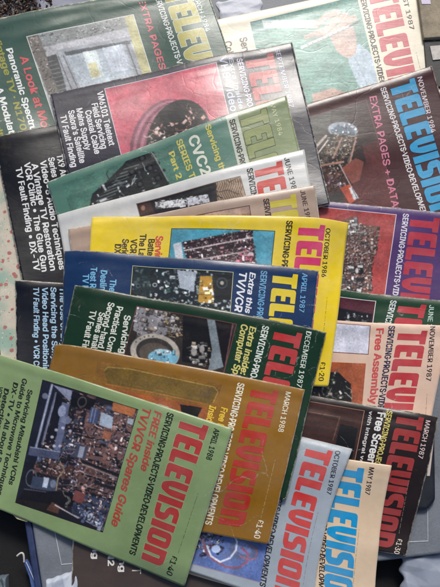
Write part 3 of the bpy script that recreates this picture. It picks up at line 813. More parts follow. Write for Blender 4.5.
# August 1987, cream
m = Magazine((420, -24), (178, 28), (457, 135), col=(238, 228, 202), label='cream magazine dated August 1987 showing a hand with a probe', seed=1, gloss=.36)
m.masthead((206, 96, 104), .225, .108)
m.tagline((62, 58, 56), .26, cap=5.2)
m.texts('date', [('AUGUST 1987', (397.5, -25), (410, 30), 4.6)], (60, 56, 56), .026)
m.texts('cover_lines', [('Servicing the', (239.5, 38), None, 7), ('Colour TV', (224, 42), None, 7), ('Test Report', (215, 44), None, 7)], (88, 84, 80), .034)
m.micro((416, 52), (424, 84), (90, 84, 80))
def p(c):
    for _ in range(700):
        x, y = c.rng.uniform(245, 400), c.rng.uniform(-10, 115); k = c.rng.uniform(.82, 1.14)
        c.ell(x, y, c.rng.uniform(.6, 3.5), c.rng.uniform(.5, 2), c.rng.uniform(0, 180), (122*k, 168*k, 154*k), .5)
    c.poly([(250, 22), (275, 14), (278, 26), (253, 36)], (92, 148, 144), .6)
    c.poly([(262, 20), (318, 20), (318, 28), (264, 28)], (216, 232, 226))
    c.poly([(346, 50), (360, 44), (376, 58), (388, 80), (392, 110), (372, 104), (358, 84), (350, 66)], (186, 204, 214))
    c.path([(352, 52), (362, 72), (372, 96)], .8, (160, 180, 194))
    SK = (202, 176, 162)
    for pts, wd in (([(306, 37), (316, 33), (326, 31)], 4), ([(318, 33), (330, 30), (342, 32)], 8), ([(316, 25), (326, 16), (338, 12)], 5.5), ([(326, 30), (336, 20), (346, 16)], 7), ([(338, 30), (348, 20), (354, 18)], 6.5), ([(336, 36), (342, 48), (348, 52)], 12), ([(346, 26), (350, 38), (350, 50)], 13)): c.path(pts, wd, SK)
    for pts in ([(318, 27), (327, 19), (337, 15)], [(328, 33), (337, 24), (345, 20)], [(340, 32), (348, 24), (353, 22)], [(308, 39), (320, 36), (332, 36)]): c.path(pts, .8, (164, 128, 116))
    c.ell(314, 26, 1.8, 1.4, -40, (224, 198, 186)); c.ell(326, 31, 1.8, 1.4, -40, (224, 198, 186)); c.ell(345, 46, 5, 7, 20, (196, 160, 146), .7)
    c.line(302, 47.5, 350, 26, 3, (226, 228, 224)); c.line(303, 48.6, 350, 27.2, .6, (110, 120, 116)); c.line(350, 26, 360, 21, 1.8, (70, 90, 90)); 
    for k in range(8): c.ell(308+k*5, 45-k*2.2, .5, .5, 0, (90, 100, 100))
    c.poly([(312, 94), (332, 88), (346, 92), (352, 106), (315, 114)], (206, 170, 154))
m.picture([(250, 22), (357, -4), (385, 110), (276, 136)], (122, 168, 154), p, None)

# March 1984, grey-green
m = Magazine((203, -22), (-38, 28), (254, 130), col=(52, 84, 72), label='worn grey-green magazine dated March 1984 with a television set, top left corner', seed=2, gloss=.34, wear=1.6, wave=.0016)
m.masthead((176, 168, 84), .178, .068, outline=(196, 204, 190))
m.tagline((214, 218, 212), .216, cap=5.4)
m.texts('date', [('MARCH 1984', (192, -9), (206, 32), 4.6)], (196, 210, 200), .026)
m.texts('banner', [('EXTRA PAGES', (138, -1), (160, 70), 6.2)], (214, 92, 104), .034)
m.texts('headline', [('A Look at Monitors', (19.5, 57), (52, 160), 7.5)], (206, 78, 82), .04)
m.texts('cover_lines', [('Panoramic Spectrum', (6, 49), (33.5, 140), 6), ('A Modulator', (-4, 88), (12, 144), 6)], (226, 228, 222), .046)
m.texts('cover_lines', [('Vintage TV · N1700', (-7, 36), (23, 138), 6), ('LOPT Faults', (-20, 84), (0, 142), 6)], (150, 146, 60), .046)
def p(c):
    c.poly([(27, 37), (133, 15), (136, 26), (31, 50)], (146, 150, 148))
    c.parts([(27, 37), (133, 15), (136, 26), (31, 50)], 250, [(136, 140, 140), (160, 162, 158), (146, 142, 132)], .3, .7, -12)
    c.poly([(31, 50), (136, 26), (140, 36), (38, 62)], (190, 190, 192))
    c.poly([(27, 37), (38, 34), (62, 95), (48, 95)], (120, 114, 106))
    c.parts([(27, 37), (40, 34), (66, 95), (48, 95)], 140, [(96, 88, 82), (130, 120, 110), (150, 142, 134)], .3, .9, 60)
    c.poly([(46, 57), (56, 54), (70, 92), (60, 96)], (86, 88, 88)); 
    for k in range(9): c.line(48+k*1.5, 62+k*4, 56+k*1.5, 60+k*4, .8, (140, 142, 140))
    c.poly([(56, 50), (132, 36), (152, 90), (70, 104)], (166, 170, 174))
    c.poly([(64, 52), (132, 40), (133, 43), (66, 56)], (96, 100, 104))
    c.poly([(66, 56), (124, 44), (140, 90), (84, 96)], (190, 200, 206))
    c.poly([(82, 52), (96, 50), (104, 76), (92, 80)], (222, 232, 228)); c.poly([(88, 64), (96, 62), (100, 76), (92, 78)], (214, 208, 160))
    c.poly([(102, 48), (122, 44), (130, 70), (112, 72)], (216, 224, 232))
    c.path([(58, 56), (76, 100)], .8, (90, 92, 96)); c.path([(63, 55), (82, 98)], .8, (96, 98, 100))
    c.path([(126, 43), (142, 86)], 1.2, (110, 114, 116)); c.path([(131, 42), (148, 84)], 1.4, (200, 200, 200))
    c.poly([(124, 17), (133, 15), (152, 76), (143, 76)], (196, 190, 132), .9)
m.picture([(27, 37), (133, 15), (165, 118), (62, 142)], (174, 176, 178), p, (214, 214, 206))

# brown one at the bottom
m = Magazine((322, 440), (76, 432), (316, 604), (71, 600), col=(66, 55, 50), label='dark brown magazine with white cover lines, sticking out at the very bottom of the pile', seed=3, gloss=.36)
m.masthead((150, 60, 50))
m.texts('cover_lines', [('Fault Finding', (119, 502), (119.5, 572), 6), ('Test Report N2', (107.5, 490), (108, 566), 6), ('VCR Servicing', (92, 480), (92.5, 559), 6)], (214, 212, 206), .046)
m.texts('banner', [('T', (132, 567), (132, 574), 9)], (200, 192, 170), .0)

# black one, TX9
m = Magazine((237, 86), (-7, 138), (270, 246), (26, 298), col=(8, 9, 14), label='black magazine with white cover lines beside the floral notebook, mostly covered', seed=4, gloss=.34)
m.masthead((180, 50, 50)); m.tagline((220, 220, 220))
m.texts('cover_lines', [('TX9 Audio', (56.5, 155), None, 5.8), ('Series Switch Faults', (48, 158), None, 5.8), ('Video-8 Audio Techniques', (40, 161), (59.5, 270), 5.8), ('A Vintage TV Restoration', (31.5, 164), (50.5, 271), 5.8), ('VCR Clinic • The Glue Gun', (24, 163), (42, 272), 5.8), ('TV Fault Finding • DX-TV', (15.5, 168), (34, 271), 5.8)], (222, 222, 220), .042)

# November 1984, maroon
m = Magazine((431, 67), (191, 136), (480, 216), col=(62, 20, 23), label='maroon magazine dated November 1984 with bright blue title, at the upper right', seed=5, lift=((.0, .0, .15, .003),), gloss=.33, wear=.8)
m.masthead((34, 150, 196), .188, .082, outline=(34, 22, 44))
m.tagline((216, 210, 208), .226, cap=5.4)
m.texts('date', [('NOVEMBER 1984', (417.5, 77.5), (431.5, 133), 4.8)], (214, 196, 200), .026)
m.texts('banner', [('EXTRA PAGES + DATA', (369.5, 97), (392.5, 208), 6.8)], (204, 112, 138), .034)
m.micro((436, 160), (446, 196), (190, 160, 160))
def p(c):
    c.poly([(300, 90), (372, 90), (404, 220), (300, 220)], (66, 60, 56))
    c.poly([(300, 108), (332, 100), (330, 130), (300, 140)], (96, 98, 92), .7)
    c.poly([(345, 108), (366, 100), (402, 220), (364, 220), (356, 150)], (62, 44, 42))
    c.poly([(352, 150), (378, 140), (402, 220), (340, 220)], (100, 44, 42), .8)
    c.poly([(306, 160), (330, 132), (360, 134), (366, 162), (350, 190), (322, 192), (304, 180)], (50, 34, 30)); c.poly([(304, 170), (318, 160), (344, 166), (348, 190), (310, 196)], (84, 54, 46))
    c.parts([(304, 172), (320, 164), (344, 168), (346, 188), (312, 194)], 120, [(110, 76, 64), (60, 40, 36), (150, 120, 108), (90, 60, 50)], .8, 2.4, -30, 3)
    c.ell(343, 130, 15, 8, 5, (168, 178, 186)); c.ell(343, 132, 12, 6, 5, (96, 112, 124)); c.parts([(330, 124), (357, 122), (357, 138), (330, 138)], 40, [(200, 206, 214), (130, 140, 150)], .6, 2, 20)
    c.poly([(322, 148), (330, 134), (358, 136), (352, 168), (330, 172), (318, 160)], (40, 34, 30))
    c.parts([(322, 148), (330, 134), (358, 136), (352, 168), (330, 172), (318, 160)], 560, [(176, 150, 116), (120, 96, 76), (196, 186, 170), (60, 48, 40), (90, 70, 56)], .4, 1.2, -30, 3, wires=60)
    c.line(313, 150, 326, 136, 2.6, (206, 190, 176)); c.line(316, 156, 328, 140, 1.2, (240, 230, 218))
    c.line(333, 158, 342, 138, 1.6, (190, 150, 130)); c.line(349, 166, 356, 138, 1.6, (186, 140, 122))
    c.line(318, 166, 342, 162, 2.2, (180, 132, 112)); c.line(340, 165, 352, 188, 1.2, (200, 180, 170))
    c.poly([(342, 168), (356, 158), (364, 162), (360, 180), (352, 184)], (140, 74, 60))
    c.parts([(323, 178), (340, 176), (344, 190), (324, 188)], 50, [(216, 196, 206), (150, 110, 130), (80, 50, 60)], .7, 2)
    c.poly([(340, 188), (350, 184), (356, 200), (350, 204)], (196, 80, 50))
    c.poly([(349, 188), (352, 187), (359, 198), (354, 200)], (226, 226, 226)); c.line(352, 188, 357, 198, .6, (60, 60, 70))
    for k in range(14): c.rect(358+k*2.6, 195-k*.45, .9, .5, 0, (176, 110, 96))
m.picture([(262, 130), (366, 100.5), (402, 222), (296, 252)], (76, 70, 66), p, (110, 60, 60))

# purple, right
m = Magazine((463, 214.5), (216, 188), (443, 372), col=(76, 46, 104), label='purple magazine with red title and a crowded red cover photograph, right edge', seed=6, gloss=.33)
m.masthead((178, 46, 64), .207, .09)
m.tagline((216, 212, 220), .238, v0=.035, cap=5.4)
def p(c):
    c.poly([(340, 222), (352, 216), (358, 224), (380, 226), (377, 250), (372, 262), (372, 292), (330, 296), (330, 240)], (116, 80, 70))
    c.parts([(325, 240), (345, 226), (357, 222), (379, 228), (377, 250), (372, 262), (371, 296), (325, 296)], 2300, [(34, 30, 30), (90, 70, 66), (150, 120, 108), (196, 180, 168), (160, 84, 70), (60, 50, 50), (120, 96, 90), (150, 120, 108), (176, 150, 138)], .5, 1.3, 5, 1.8)
    c.parts([(340, 226), (358, 218), (360, 232), (345, 238)], 60, [(200, 200, 196), (80, 84, 84), (140, 140, 138)], .8, 2.4)
    c.parts([(340, 270), (362, 262), (360, 296), (342, 296)], 110, [(20, 20, 22), (50, 50, 52), (190, 190, 188)], .8, 2.6)
    c.ell(357, 271, 1.6, 2.4, 0, (214, 208, 200)); c.ell(372, 243, 1.4, 2, 0, (210, 190, 180)); c.ell(375, 233, 1.6, 1.6, 0, (120, 40, 44))
m.picture([(286, 203), (396, 215), (378, 345), (268, 333)], (176, 62, 58), p, (214, 200, 206))

# September 1987, charcoal with pink photograph
m = Magazine((292, 42.5), (50, 94), (330, 206), (88, 258), col=(34, 33, 50), label='charcoal magazine dated September 1987 with a pink cover photograph', seed=7, lift=((.0, 1.0, .22, .004),), gloss=.33, wear=.8)
m.masthead((176, 62, 66), .207, .088, outline=(56, 50, 58))
m.tagline((200, 196, 208), .24, cap=5.4)
m.texts('date', [('SEPTEMBER 1987', (275, 49), (289.5, 108), 4.6)], (176, 170, 190), .026)
m.texts('headline', [('Extra inside:', (228.5, 58), (240, 112), 4.2), ('VHS Video', (219, 57), (231, 112), 7)], (166, 178, 196), .034)
m.texts('cover_lines', [('VM6101 Teletext', (97, 92), None, 5.8), ('Field Servicing', (91.5, 104), None, 5.8), ('Coaxial Cable', (85, 111), None, 5.8), ('Mains Supply', (76, 109), None, 5.8), ("Salora's Satellite", (68, 111), None, 5.8), ('TV Fault Finding', (60, 116), None, 5.8)], (222, 220, 220), .042)
def p(c):
    for k in range(6): c.ell(166+k*.8, 144, 35-k*2.6, 46-k*1.6, 18, ((136, 72, 90) if k % 2 == 0 else (178, 112, 128)))
    c.ell(179, 142, 32, 43, 14, (34, 31, 32))
    Q = [(152, 124), (158, 114), (166, 122), (180, 122), (190, 104), (202, 112), (210, 128), (210, 180), (150, 190), (146, 150)]
    c.parts(Q, 520, [(206, 156, 138), (150, 86, 74), (90, 50, 44), (30, 26, 26), (222, 196, 178), (186, 120, 100), (60, 40, 38)], .7, 2.6, -30, 2.4, 30, wires=60)
    c.ell(174, 114, 11, 9, 0, (40, 38, 39))
    c.line(190, 80, 198, 84, .8, (150, 66, 74))
m.picture([(105, 89), (216, 63), (243, 178), (134, 204)], (202, 92, 108), p, (196, 190, 196))

# navy, left
m = Magazine((262, 292), (15, 280), (258, 452), (18, 446), col=(6, 9, 21), label='navy magazine with pale blue cover lines sticking out left, under the dark blue magazine', seed=8, gloss=.36)
m.texts('cover_lines', [('TV Fault Finding • VCR Clinic', (33.2, 287), (33.6, 378), 5.4), ('Video Head Positioning', (42, 287), (43, 376), 5.4), ('Servicing the Sony C9', (50.5, 287), (52, 374), 5.4), ('The Use of Dry Joints', (59.5, 287), (61, 374), 5.4)], (166, 200, 222), .038)
m.masthead((200, 170, 60)); m.tagline((200, 210, 220))

# teal board cover
m = Magazine((286, 96), (47, 183), (323, 250), (90, 330), col=(128, 142, 100), label='teal and olive magazine showing a black circuit board', seed=9, lift=((.0, .0, .12, .002),(1, 0, .15, .002)), gloss=.32, wear=1.1,
             bands=[(.26, 1.1, -.1, 1.1, (82, 124, 108)), (.213, .26, -.1, 1.1, (190, 196, 178))])
m.masthead((140, 150, 92), .208, .093, outline=(66, 74, 48))
m.tagline((44, 44, 40), .25, cap=5.4)
m.texts('date', [('MAY 1984', (270, 104), (279, 136), 4.6)], (190, 196, 150), .026)
m.texts('headline', [('CVC20', (188, 138), (206, 186), 9.5)], (214, 216, 196), .046)
m.texts('headline', [('Servicing the', (205, 126), (222, 176), 5.4), ], (200, 190, 84), .046)
m.texts('subhead', [('SERIES TVs', (176, 141), (194, 190), 5.8), ('Part 2', (168.5, 153), (177, 180), 5.4)], (200, 190, 84), .046)
def p(c):
    B = [(90, 204), (92, 194), (106, 182), (122, 166), (133, 152), (146, 148), (152, 153), (168, 180), (172, 200), (90, 240)]
    c.poly(B, (34, 38, 36))
    c.parts(B, 420, GRY+[(24, 26, 24)]*4, .6, 2.2, -25, 4, 12, wires=60)
    c.path([(134, 152), (146, 148), (153, 154), (168, 181)], 1.2, (150, 156, 150)); 
    for k in range(9): c.line(92+k*4, 206-k*4.6, 112+k*3.4, 198-k*4.2, .8, (120, 128, 122))
    for (a, b) in ((142, 158), (150, 168), (158, 178), (132, 172), (140, 184)): c.rect(a, b, 7, 6, -28, (14, 15, 16)); c.ell(a, b, 2, 2, 0, (60, 64, 64))
m.picture([(62, 184), (178, 142), (200, 232), (90, 275)], (82, 124, 108), p, None)

# pale one, June
m = Magazine((304, 149.5), (57, 215), (328, 305), (85, 368), col=(200, 200, 196), label='pale grey-white magazine dated June with red title, just below the teal one', seed=10, gloss=.32)
m.masthead((190, 52, 44), .212, .096)
m.tagline((40, 38, 40), .24, cap=5.6)
m.texts('date', [('JUNE 1985', (284, 158), (293, 194), 5)], (36, 34, 36), .026)
def p(c):
    c.poly([(214, 150), (250, 150), (250, 240), (220, 240)], (176, 150, 122))
    for k in range(12):
        x = 216+k*2.3; c.path([(x, 176+(k % 3)), (x+2, 184), (x-1, 192), (x+3, 200)], .8, (70, 50, 40))
    c.path([(214, 184), (222, 178), (230, 182), (240, 176)], .8, (60, 44, 36)); c.path([(218, 192), (228, 190), (238, 194)], .8, (70, 50, 40))
    c.poly([(150, 196), (212, 178), (216, 196), (152, 212)], (18, 16, 18)); c.poly([(139, 204), (150, 202), (156, 216), (141, 218)], (60, 36, 28))
    c.poly([(155, 202), (184, 199), (186, 206), (156, 209)], (214, 214, 214)); c.poly([(186, 198), (208, 194), (210, 202), (188, 206)], (200, 200, 206))
    c.parts([(155, 201), (210, 194), (211, 205), (156, 210)], 120, [(60, 60, 64), (150, 150, 154), (224, 224, 224), (100, 100, 104)], .4, 1.2, -8, 4)
    c.ell(214, 194, 2.4, 2.2, 0, (20, 18, 20)); c.path([(208, 180), (216, 186), (214, 194), (222, 198)], 1, (24, 20, 20)); c.ell(143, 208, 2, 2.6, 0, (150, 100, 80))
m.picture([(137, 204), (240, 176.5), (262, 262), (160, 290)], (30, 24, 26), p, (120, 96, 84))

# tan one, June
m = Magazine((315, 185), (68, 229), (333, 336), (90, 382), col=(168, 144, 126), label='pinkish tan magazine dated June with yellow title, strip above the bright yellow one', seed=11, gloss=.34)
m.masthead((196, 180, 50), .19, .083)
m.tagline((62, 44, 40), .215, cap=5.4)
m.texts('date', [('JUNE 1986', (300, 190.5), (307, 224), 4.8)], (70, 50, 46), .026)
def p(c):
    for k in range(30): c.path([(180+k*2.4, 214), (184+k*2.4, 222), (180+k*2.5, 230)], .7, (130, 96, 82))
    c.poly([(205, 214), (240, 208), (242, 224), (208, 226)], (190, 160, 140), .6)
m.picture([(179, 219.5), (249, 206), (262, 290), (190, 306)], (164, 132, 116), p, (78, 52, 44))
m.texts('cover_lines', [('VCR Clinic', (110, 226), None, 5.6), ('TV Fault Finding', (100, 228), None, 5.6)], (70, 50, 46), .034)

# June, green, right
m = Magazine((453, 301.5), (206, 273), (416, 450), col=(17, 60, 32), label='dark green magazine dated June, thin strip right between the purple and pale pink ones', seed=12, gloss=.34)
m.masthead((186, 40, 50), .21, .10)
m.tagline((216, 220, 214), .246, v0=.035, cap=5.8)
m.texts('date', [('JUNE 1987', (429.5, 305), (426, 340), 4.8)], (190, 214, 196), .026)
def p(c):
    c.poly([(330, 306), (372, 314), (372, 330), (330, 330)], (24, 22, 26)); c.parts([(345, 312), (368, 315), (368, 330), (345, 326)], 70, GRY, .6, 1.8)
m.picture([(262, 288), (375.5, 301.5), (358, 420), (246, 408)], (84, 36, 46), p, (216, 210, 206))

# November 1987, pale pink
m = Magazine((449, 325.5), (204, 313), (421, 476), col=(216, 182, 158), label='pale pink magazine dated November 1987 offering a free assembly, right edge', seed=13, gloss=.38)
m.masthead((184, 48, 54), .2, .083)
m.tagline((28, 34, 70), .243, cap=6, v0=.02, u2=.212)
m.texts('date', [('NOVEMBER 1987', (430.5, 326.5), (426, 381), 5)], (46, 34, 40), .026)
m.texts('headline', [('Free Assembly', (376.5, 328.5), (369.5, 404), 7.2)], (200, 62, 58), .046)
m.micro((427, 394), (425.5, 416), (60, 44, 44))
m.picture([(262, 318), (370, 326), (368, 354), (260, 346)], (208, 208, 220), lambda c: c.parts([(262, 318), (330, 322), (330, 350), (262, 346)], 40, [(190, 190, 205)], 1, 3), (120, 60, 50))
def p(c):
    P_ = [(300, 372), (338, 372), (345, 379), (351, 384), (352, 420), (300, 430)]
    c.poly(P_, (30, 28, 26)); c.parts(P_, 320, [(20, 20, 20), (60, 56, 50), (120, 112, 100), (176, 170, 158), (44, 60, 44)], .6, 2, 20, 2, 30, wires=40)
m.picture([(258, 358), (366, 363.5), (359.5, 442), (252, 436)], (172, 84, 42), p, None)

# March 1987, dark brown
m = Magazine((438, 417), (192, 374), (405.5, 556), col=(30, 18, 14), label='very dark brown magazine dated March 1987 with red title, lower right', seed=14, lift=((.0, 1.0, .15, .003),), gloss=.33, wear=.8)
m.masthead((150, 44, 42), .163, .058, v0=.03, v1=.965)
m.tagline((206, 190, 96), .206, v0=.02, cap=5.2)
m.texts('date', [('MARCH 1987', (426, 420), (418, 458), 4.8)], (206, 186, 180), .026)
m.texts('price', [('£1·30', (397.5, 538.5), (394, 553.5), 5)], (212, 196, 176), .026)
m.texts('headline', [('Free Screen Guide', (378, 412), (360, 492), 7.6)], (222, 220, 214), .046)
m.texts('subhead', [('with integral wallchart', (369.5, 411), (354, 488), 3.4)], (206, 204, 200), .034)
m.micro((409, 480), (399, 533), (170, 150, 140))
def p(c):
    for k in range(10): c.poly([(240, 392+k*7), (362, 410+k*7), (360, 413+k*7), (240, 395+k*7)], (66+k*2, 38, 28), .6)
    c.path([(250, 402), (340, 417), (333, 440)], .8, (120, 84, 70)); c.poly([(340, 424), (358, 428), (352, 460), (334, 454)], (14, 12, 12))
m.picture([(255, 392), (364, 411), (346, 500), (238, 480)], (58, 34, 27), p, (150, 112, 92))

# October 1986, yellow
m = Magazine((348.5, 223.5), (92, 217), (328, 387), (84, 380), col=(226, 196, 24), label='bright yellow magazine dated October 1986 with magenta title, centre of the pile', seed=15, lift=((.0, 1.0, .2, .004), (.0, 0, .12, .002)), gloss=.32, T=.0036, wear=.7)
m.masthead((206, 36, 96), .197, .094)
m.tagline((46, 40, 26), .246, cap=5.6, v0=.03)
m.texts('date', [('OCTOBER 1986', (326, 228), (321.5, 277), 4.6)], (50, 44, 26), .026)
m.texts('price', [('£1·20', (320.5, 362), (318.5, 381), 5)], (50, 44, 26), .026)
m.micro((327, 297), (321.5, 350), (70, 60, 26))
m.texts('headline', [('Servicing', (156, 236), None, 6.8)], (206, 60, 36), .046)
m.texts('cover_lines', [('Battery TV', (148.5, 239), None, 6), ('The Latest', (140, 234), None, 6), ('VCR Clinic', (131, 239), None, 6), ('Series 7', (122.5, 239), None, 6), ('DX-TV', (115, 244), None, 6)], (66, 54, 22), .042)
def p(c):
    c.poly([(173, 244), (181, 242), (184, 262), (176, 262)], (206, 210, 216))
    B = [(182, 242), (252, 229), (256, 262), (258, 285), (196, 285), (188, 262)]
    c.poly(B, (50, 34, 38)); c.parts(B, 1500, [(30, 22, 26), (90, 54, 54), (176, 156, 160), (224, 214, 214), (130, 80, 80), (60, 40, 50), (190, 100, 110)], .4, 1.2, -10, 3, 10)
    for k in range(4): c.line(183+k*1.5, 245+k*5.5, 252, 231+k*6.5, 1.3, [(24, 18, 22), (214, 204, 204), (40, 26, 30), (200, 180, 180)][k])
    c.parts([(236, 248), (254, 246), (256, 270), (240, 272)], 60, [(176, 70, 90), (150, 50, 70), (210, 160, 170)], 1, 3, -8)
m.picture([(172, 229), (274.5, 231.5), (262, 350), (160, 346)], (76, 156, 178), p, (60, 70, 60))

# May 1987, peach
m = Magazine((391, 465.5), (148, 430), (374, 628), (162, 566), col=(214, 188, 156), label='peach magazine dated May 1987 with sky-blue title, curling beside the dark brown one', seed=16, gloss=.4, bow=-.004, lift=((.0, 0.0, .25, .003),), wear=.6)
m.masthead((28, 142, 194), .238, .105)
m.tagline((44, 38, 34), .262, cap=5.6)
m.texts('date', [('MAY 1987', (369.5, 467), (365, 494), 5)], (44, 36, 36), .026)
m.micro((359, 529), (352, 600), (80, 60, 44))

# October 1987, silver
m = Magazine((352, 449), (114, 392), (313, 612), (92, 538), bow=-.009, col=(156, 166, 174), label='silver-grey magazine dated October 1987 with salmon-red title, bottom centre', seed=17, gloss=.3, wear=.7, lift=((.0, .0, .2, .002),))
m.masthead((196, 66, 62), .178, .07)
m.tagline((44, 44, 50), .243, cap=6)
m.texts('date', [('OCTOBER 1987', (335.5, 450.5), (326.5, 494), 5)], (44, 46, 56), .026)
m.micro((318, 512), (303, 586), (70, 70, 80))
def p(c):
    c.parts([(180, 520), (212, 520), (224, 540), (222, 556), (200, 556)], 260, [(24, 22, 34), (70, 70, 90), (130, 140, 180), (190, 200, 220), (90, 50, 60), (40, 40, 70)], .7, 2.4, 20, 2, 30)
    c.ell(243, 550, 14, 11, 20, (100, 112, 150)); c.ell(243, 548, 9, 6, 20, (120, 134, 184))
    c.path([(203, 540), (206, 552), (214, 560), (226, 567), (238, 568), (247, 562), (248, 554), (242, 548)], 2.2, (150, 96, 116))
    c.path([(240, 556), (250, 560), (256, 558), (257, 549), (250, 546)], 1.6, (160, 110, 126))
    c.path([(207, 546), (211, 556), (220, 562), (230, 558), (236, 550), (237, 542), (234, 534)], 1.8, (232, 236, 246)); c.ell(216, 549, 4.5, 4, 0, (186, 204, 240))
m.picture([(188, 424), (291, 450), (260.5, 582), (158, 554)], (98, 120, 178), p, (150, 130, 160))

# April 1987, blue
m = Magazine((318.5, 271), (64.5, 251), (300, 430), (58, 415), col=(8, 46, 88), label='dark blue magazine dated April 1987 with yellow title, over the bright yellow one', seed=18, gloss=.31, wear=.7)
m.masthead((222, 196, 34), .175, .078)
m.tagline((96, 160, 200), .222, cap=5.8)
m.texts('date', [('APRIL 1987', (302.5, 273), (299, 312), 5)], (110, 168, 206), .026)
m.texts('headline', [('Extra this', (250, 272), (245, 313), 5.4), ('TV/VCR Guide', (239.5, 272), (230, 345), 7)], (226, 228, 232), .036, shear=.15)
m.texts('cover_lines', [('The Latest', (110, 279), None, 6), ('Dealing with', (101, 270), None, 6), ('Test Report', (91, 267), None, 6), ('TV Fault Finding', (83, 274), None, 6)], (110, 178, 214), .042)
def p(c):
    c.parts([(133, 266), (233, 272), (228, 330), (130, 320)], 900, [(20, 28, 30), (44, 60, 62), (90, 110, 112), (150, 166, 168), (16, 16, 20), (30, 60, 54), (190, 200, 200)], .6, 2.6, 0, 2, 20, wires=30)
    c.poly([(177, 270), (196, 272), (194, 292), (180, 288)], (176, 186, 198)); c.poly([(200, 276), (212, 276), (214, 304), (198, 302)], (200, 150, 40))
    c.parts([(199, 276), (214, 276), (214, 304), (199, 302)], 40, [(130, 90, 30), (220, 190, 110), (230, 226, 214), (60, 40, 20)], .8, 2.4)
    c.poly([(214, 274), (233, 275), (230, 300), (216, 300)], (22, 26, 28)); c.ell(222, 283, 5, 5, 0, (60, 70, 76), ring=1.4); c.ell(222, 283, 2, 2, 0, (170, 170, 160))
    c.poly([(134, 268), (150, 268), (150, 300), (134, 296)], (24, 44, 46), .7)
m.picture([(133, 266), (233, 272.5), (224, 392), (124, 382)], (30, 40, 46), p, (200, 196, 150), bw=.0006)

# December 1987, dark green
m = Magazine((326.5, 332.5), (75, 285), (286, 500), (38, 446), col=(17, 50, 27), label='dark green magazine dated December 1987 with red title, in the middle above the golden one', seed=19, gloss=.31, wear=.7, T=.0036)
m.masthead((182, 48, 46), .197, .09)
m.tagline((214, 220, 208), .246, cap=6)
m.texts('date', [('DECEMBER 1987', (306.5, 331), (296.5, 387), 5)], (206, 216, 200), .026)
m.texts('headline', [('Extra inside: Data', (250, 326), (236, 395), 6), ('Computer Special', (241.5, 324), (229, 392), 6.2)], (206, 196, 110), .046, shear=.15)
m.texts('cover_lines', [('Servicing', (124.5, 315), (119.5, 353), 6), ('Practical Computing', (117, 306), None, 6), ('Second-hand Sets', (108.5, 302), None, 6), ('Series analysis', (99.5, 312), None, 6), ('TV Fault Finding', (90.5, 310), None, 6)], (216, 220, 204), .040)
def p(c):
    c.poly([(137, 307), (165, 311), (180, 330), (150, 340), (133, 330)], (150, 146, 150)); c.parts([(137, 307), (175, 312), (185, 336), (150, 340), (133, 335)], 150, [(180, 176, 178), (110, 104, 104), (60, 52, 46), (140, 120, 96), (90, 84, 84)], .8, 3, 20)
    c.parts([(160, 312), (188, 316), (190, 340), (165, 336)], 120, [(150, 120, 70), (80, 66, 44), (190, 170, 130), (50, 44, 36)], .6, 2, 20)
    c.ell(155, 352, 24, 18, 10, (60, 54, 50)); c.ell(155, 352, 22, 16, 10, (190, 182, 168), ring=4.2); c.ell(155, 354, 16, 11, 10, (90, 80, 70))
    for k in range(7): c.ell(136+k*4.2, 342-6*math.sin(k*.5), .8, .8, 0, (80, 72, 64))
    c.ell(163, 358, 15, 8, 5, (120, 180, 206)); c.ell(163, 352, 9, 3, 5, (176, 210, 222)); c.parts([(150, 351), (174, 351), (176, 364), (150, 362)], 30, [(60, 130, 160), (190, 216, 226), (30, 50, 60)], .6, 1.6)
    c.poly([(183, 316), (212, 320), (216, 366), (182, 362)], (14, 12, 12)); c.parts([(184, 344), (208, 340), (212, 366), (186, 364)], 90, [(90, 86, 80), (150, 146, 136), (40, 36, 34), (120, 100, 70)], .8, 3); c.ell(194, 352, 3, 4, 0, (176, 172, 164)); c.ell(202, 349, 2.6, 4, 0, (160, 156, 150))
    c.poly([(207, 319), (215, 320), (226, 366), (208, 372), (212, 350)], (128, 140, 146)); c.poly([(215, 320), (234, 323), (226, 376), (222, 360)], (20, 12, 14)); c.line(233, 323, 224, 374, 1.4, (120, 80, 80))
m.picture([(137, 306.5), (236, 324.5), (206, 440), (108, 420)], (50, 42, 38), p, (104, 62, 54))

# March 1988, golden brown
m = Magazine((305, 389.5), (55, 344.5), (268, 544), (20, 498), col=(140, 97, 20), label='golden brown magazine dated March 1988 with red title, second from the top of the pile', seed=20, lift=((.0, 1.0, .2, .003),), gloss=.31, wear=.7, T=.0036)
m.masthead((172, 50, 34), .2, .096, v0=.05, v1=.93, uc2=.108, ub2=.207)
m.tagline((226, 220, 196), .255, cap=6.2)
m.texts('date', [('MARCH 1988', (286, 391.5), (278, 431.5), 5)], (226, 216, 190), .026)
m.texts('price', [('£1·40', (258, 519.5), (253.8, 538), 5.6)], (226, 220, 200), .026)
m.micro((275, 460), (261, 517), (206, 190, 150))
m.texts('headline', [('Free Data Chart', (221.5, 407), None, 6), ('Inside', (210, 405), None, 6)], (226, 186, 40), .046, shear=.12)
def p(c):
    c.poly([(104, 370), (108, 366), (130, 368), (214, 386), (218, 392), (212, 404), (190, 402), (108, 384)], (116, 90, 28)); c.path([(104, 371), (108, 367), (130, 369), (214, 387), (218, 392), (213, 403)], .8, (186, 150, 70)); c.path([(106, 384), (150, 392), (206, 404)], .8, (190, 110, 40))
    c.poly([(104, 386), (206, 407), (210, 430), (100, 410)], (160, 84, 30)); c.poly([(180, 404), (202, 408), (196, 420), (182, 416)], (20, 16, 14)); c.rect(205, 393, 12, 10, 12, (110, 84, 44), .7); c.rect(158, 375, 9, 1, 10, (186, 130, 70))
    for k in range(12): c.rect(108+k*8, 380+k*1.7, 7, .5, 12, (150, 116, 56), .6)
m.picture([(98, 361), (222, 384), (200, 470), (76, 448)], (142, 96, 22), p, None)
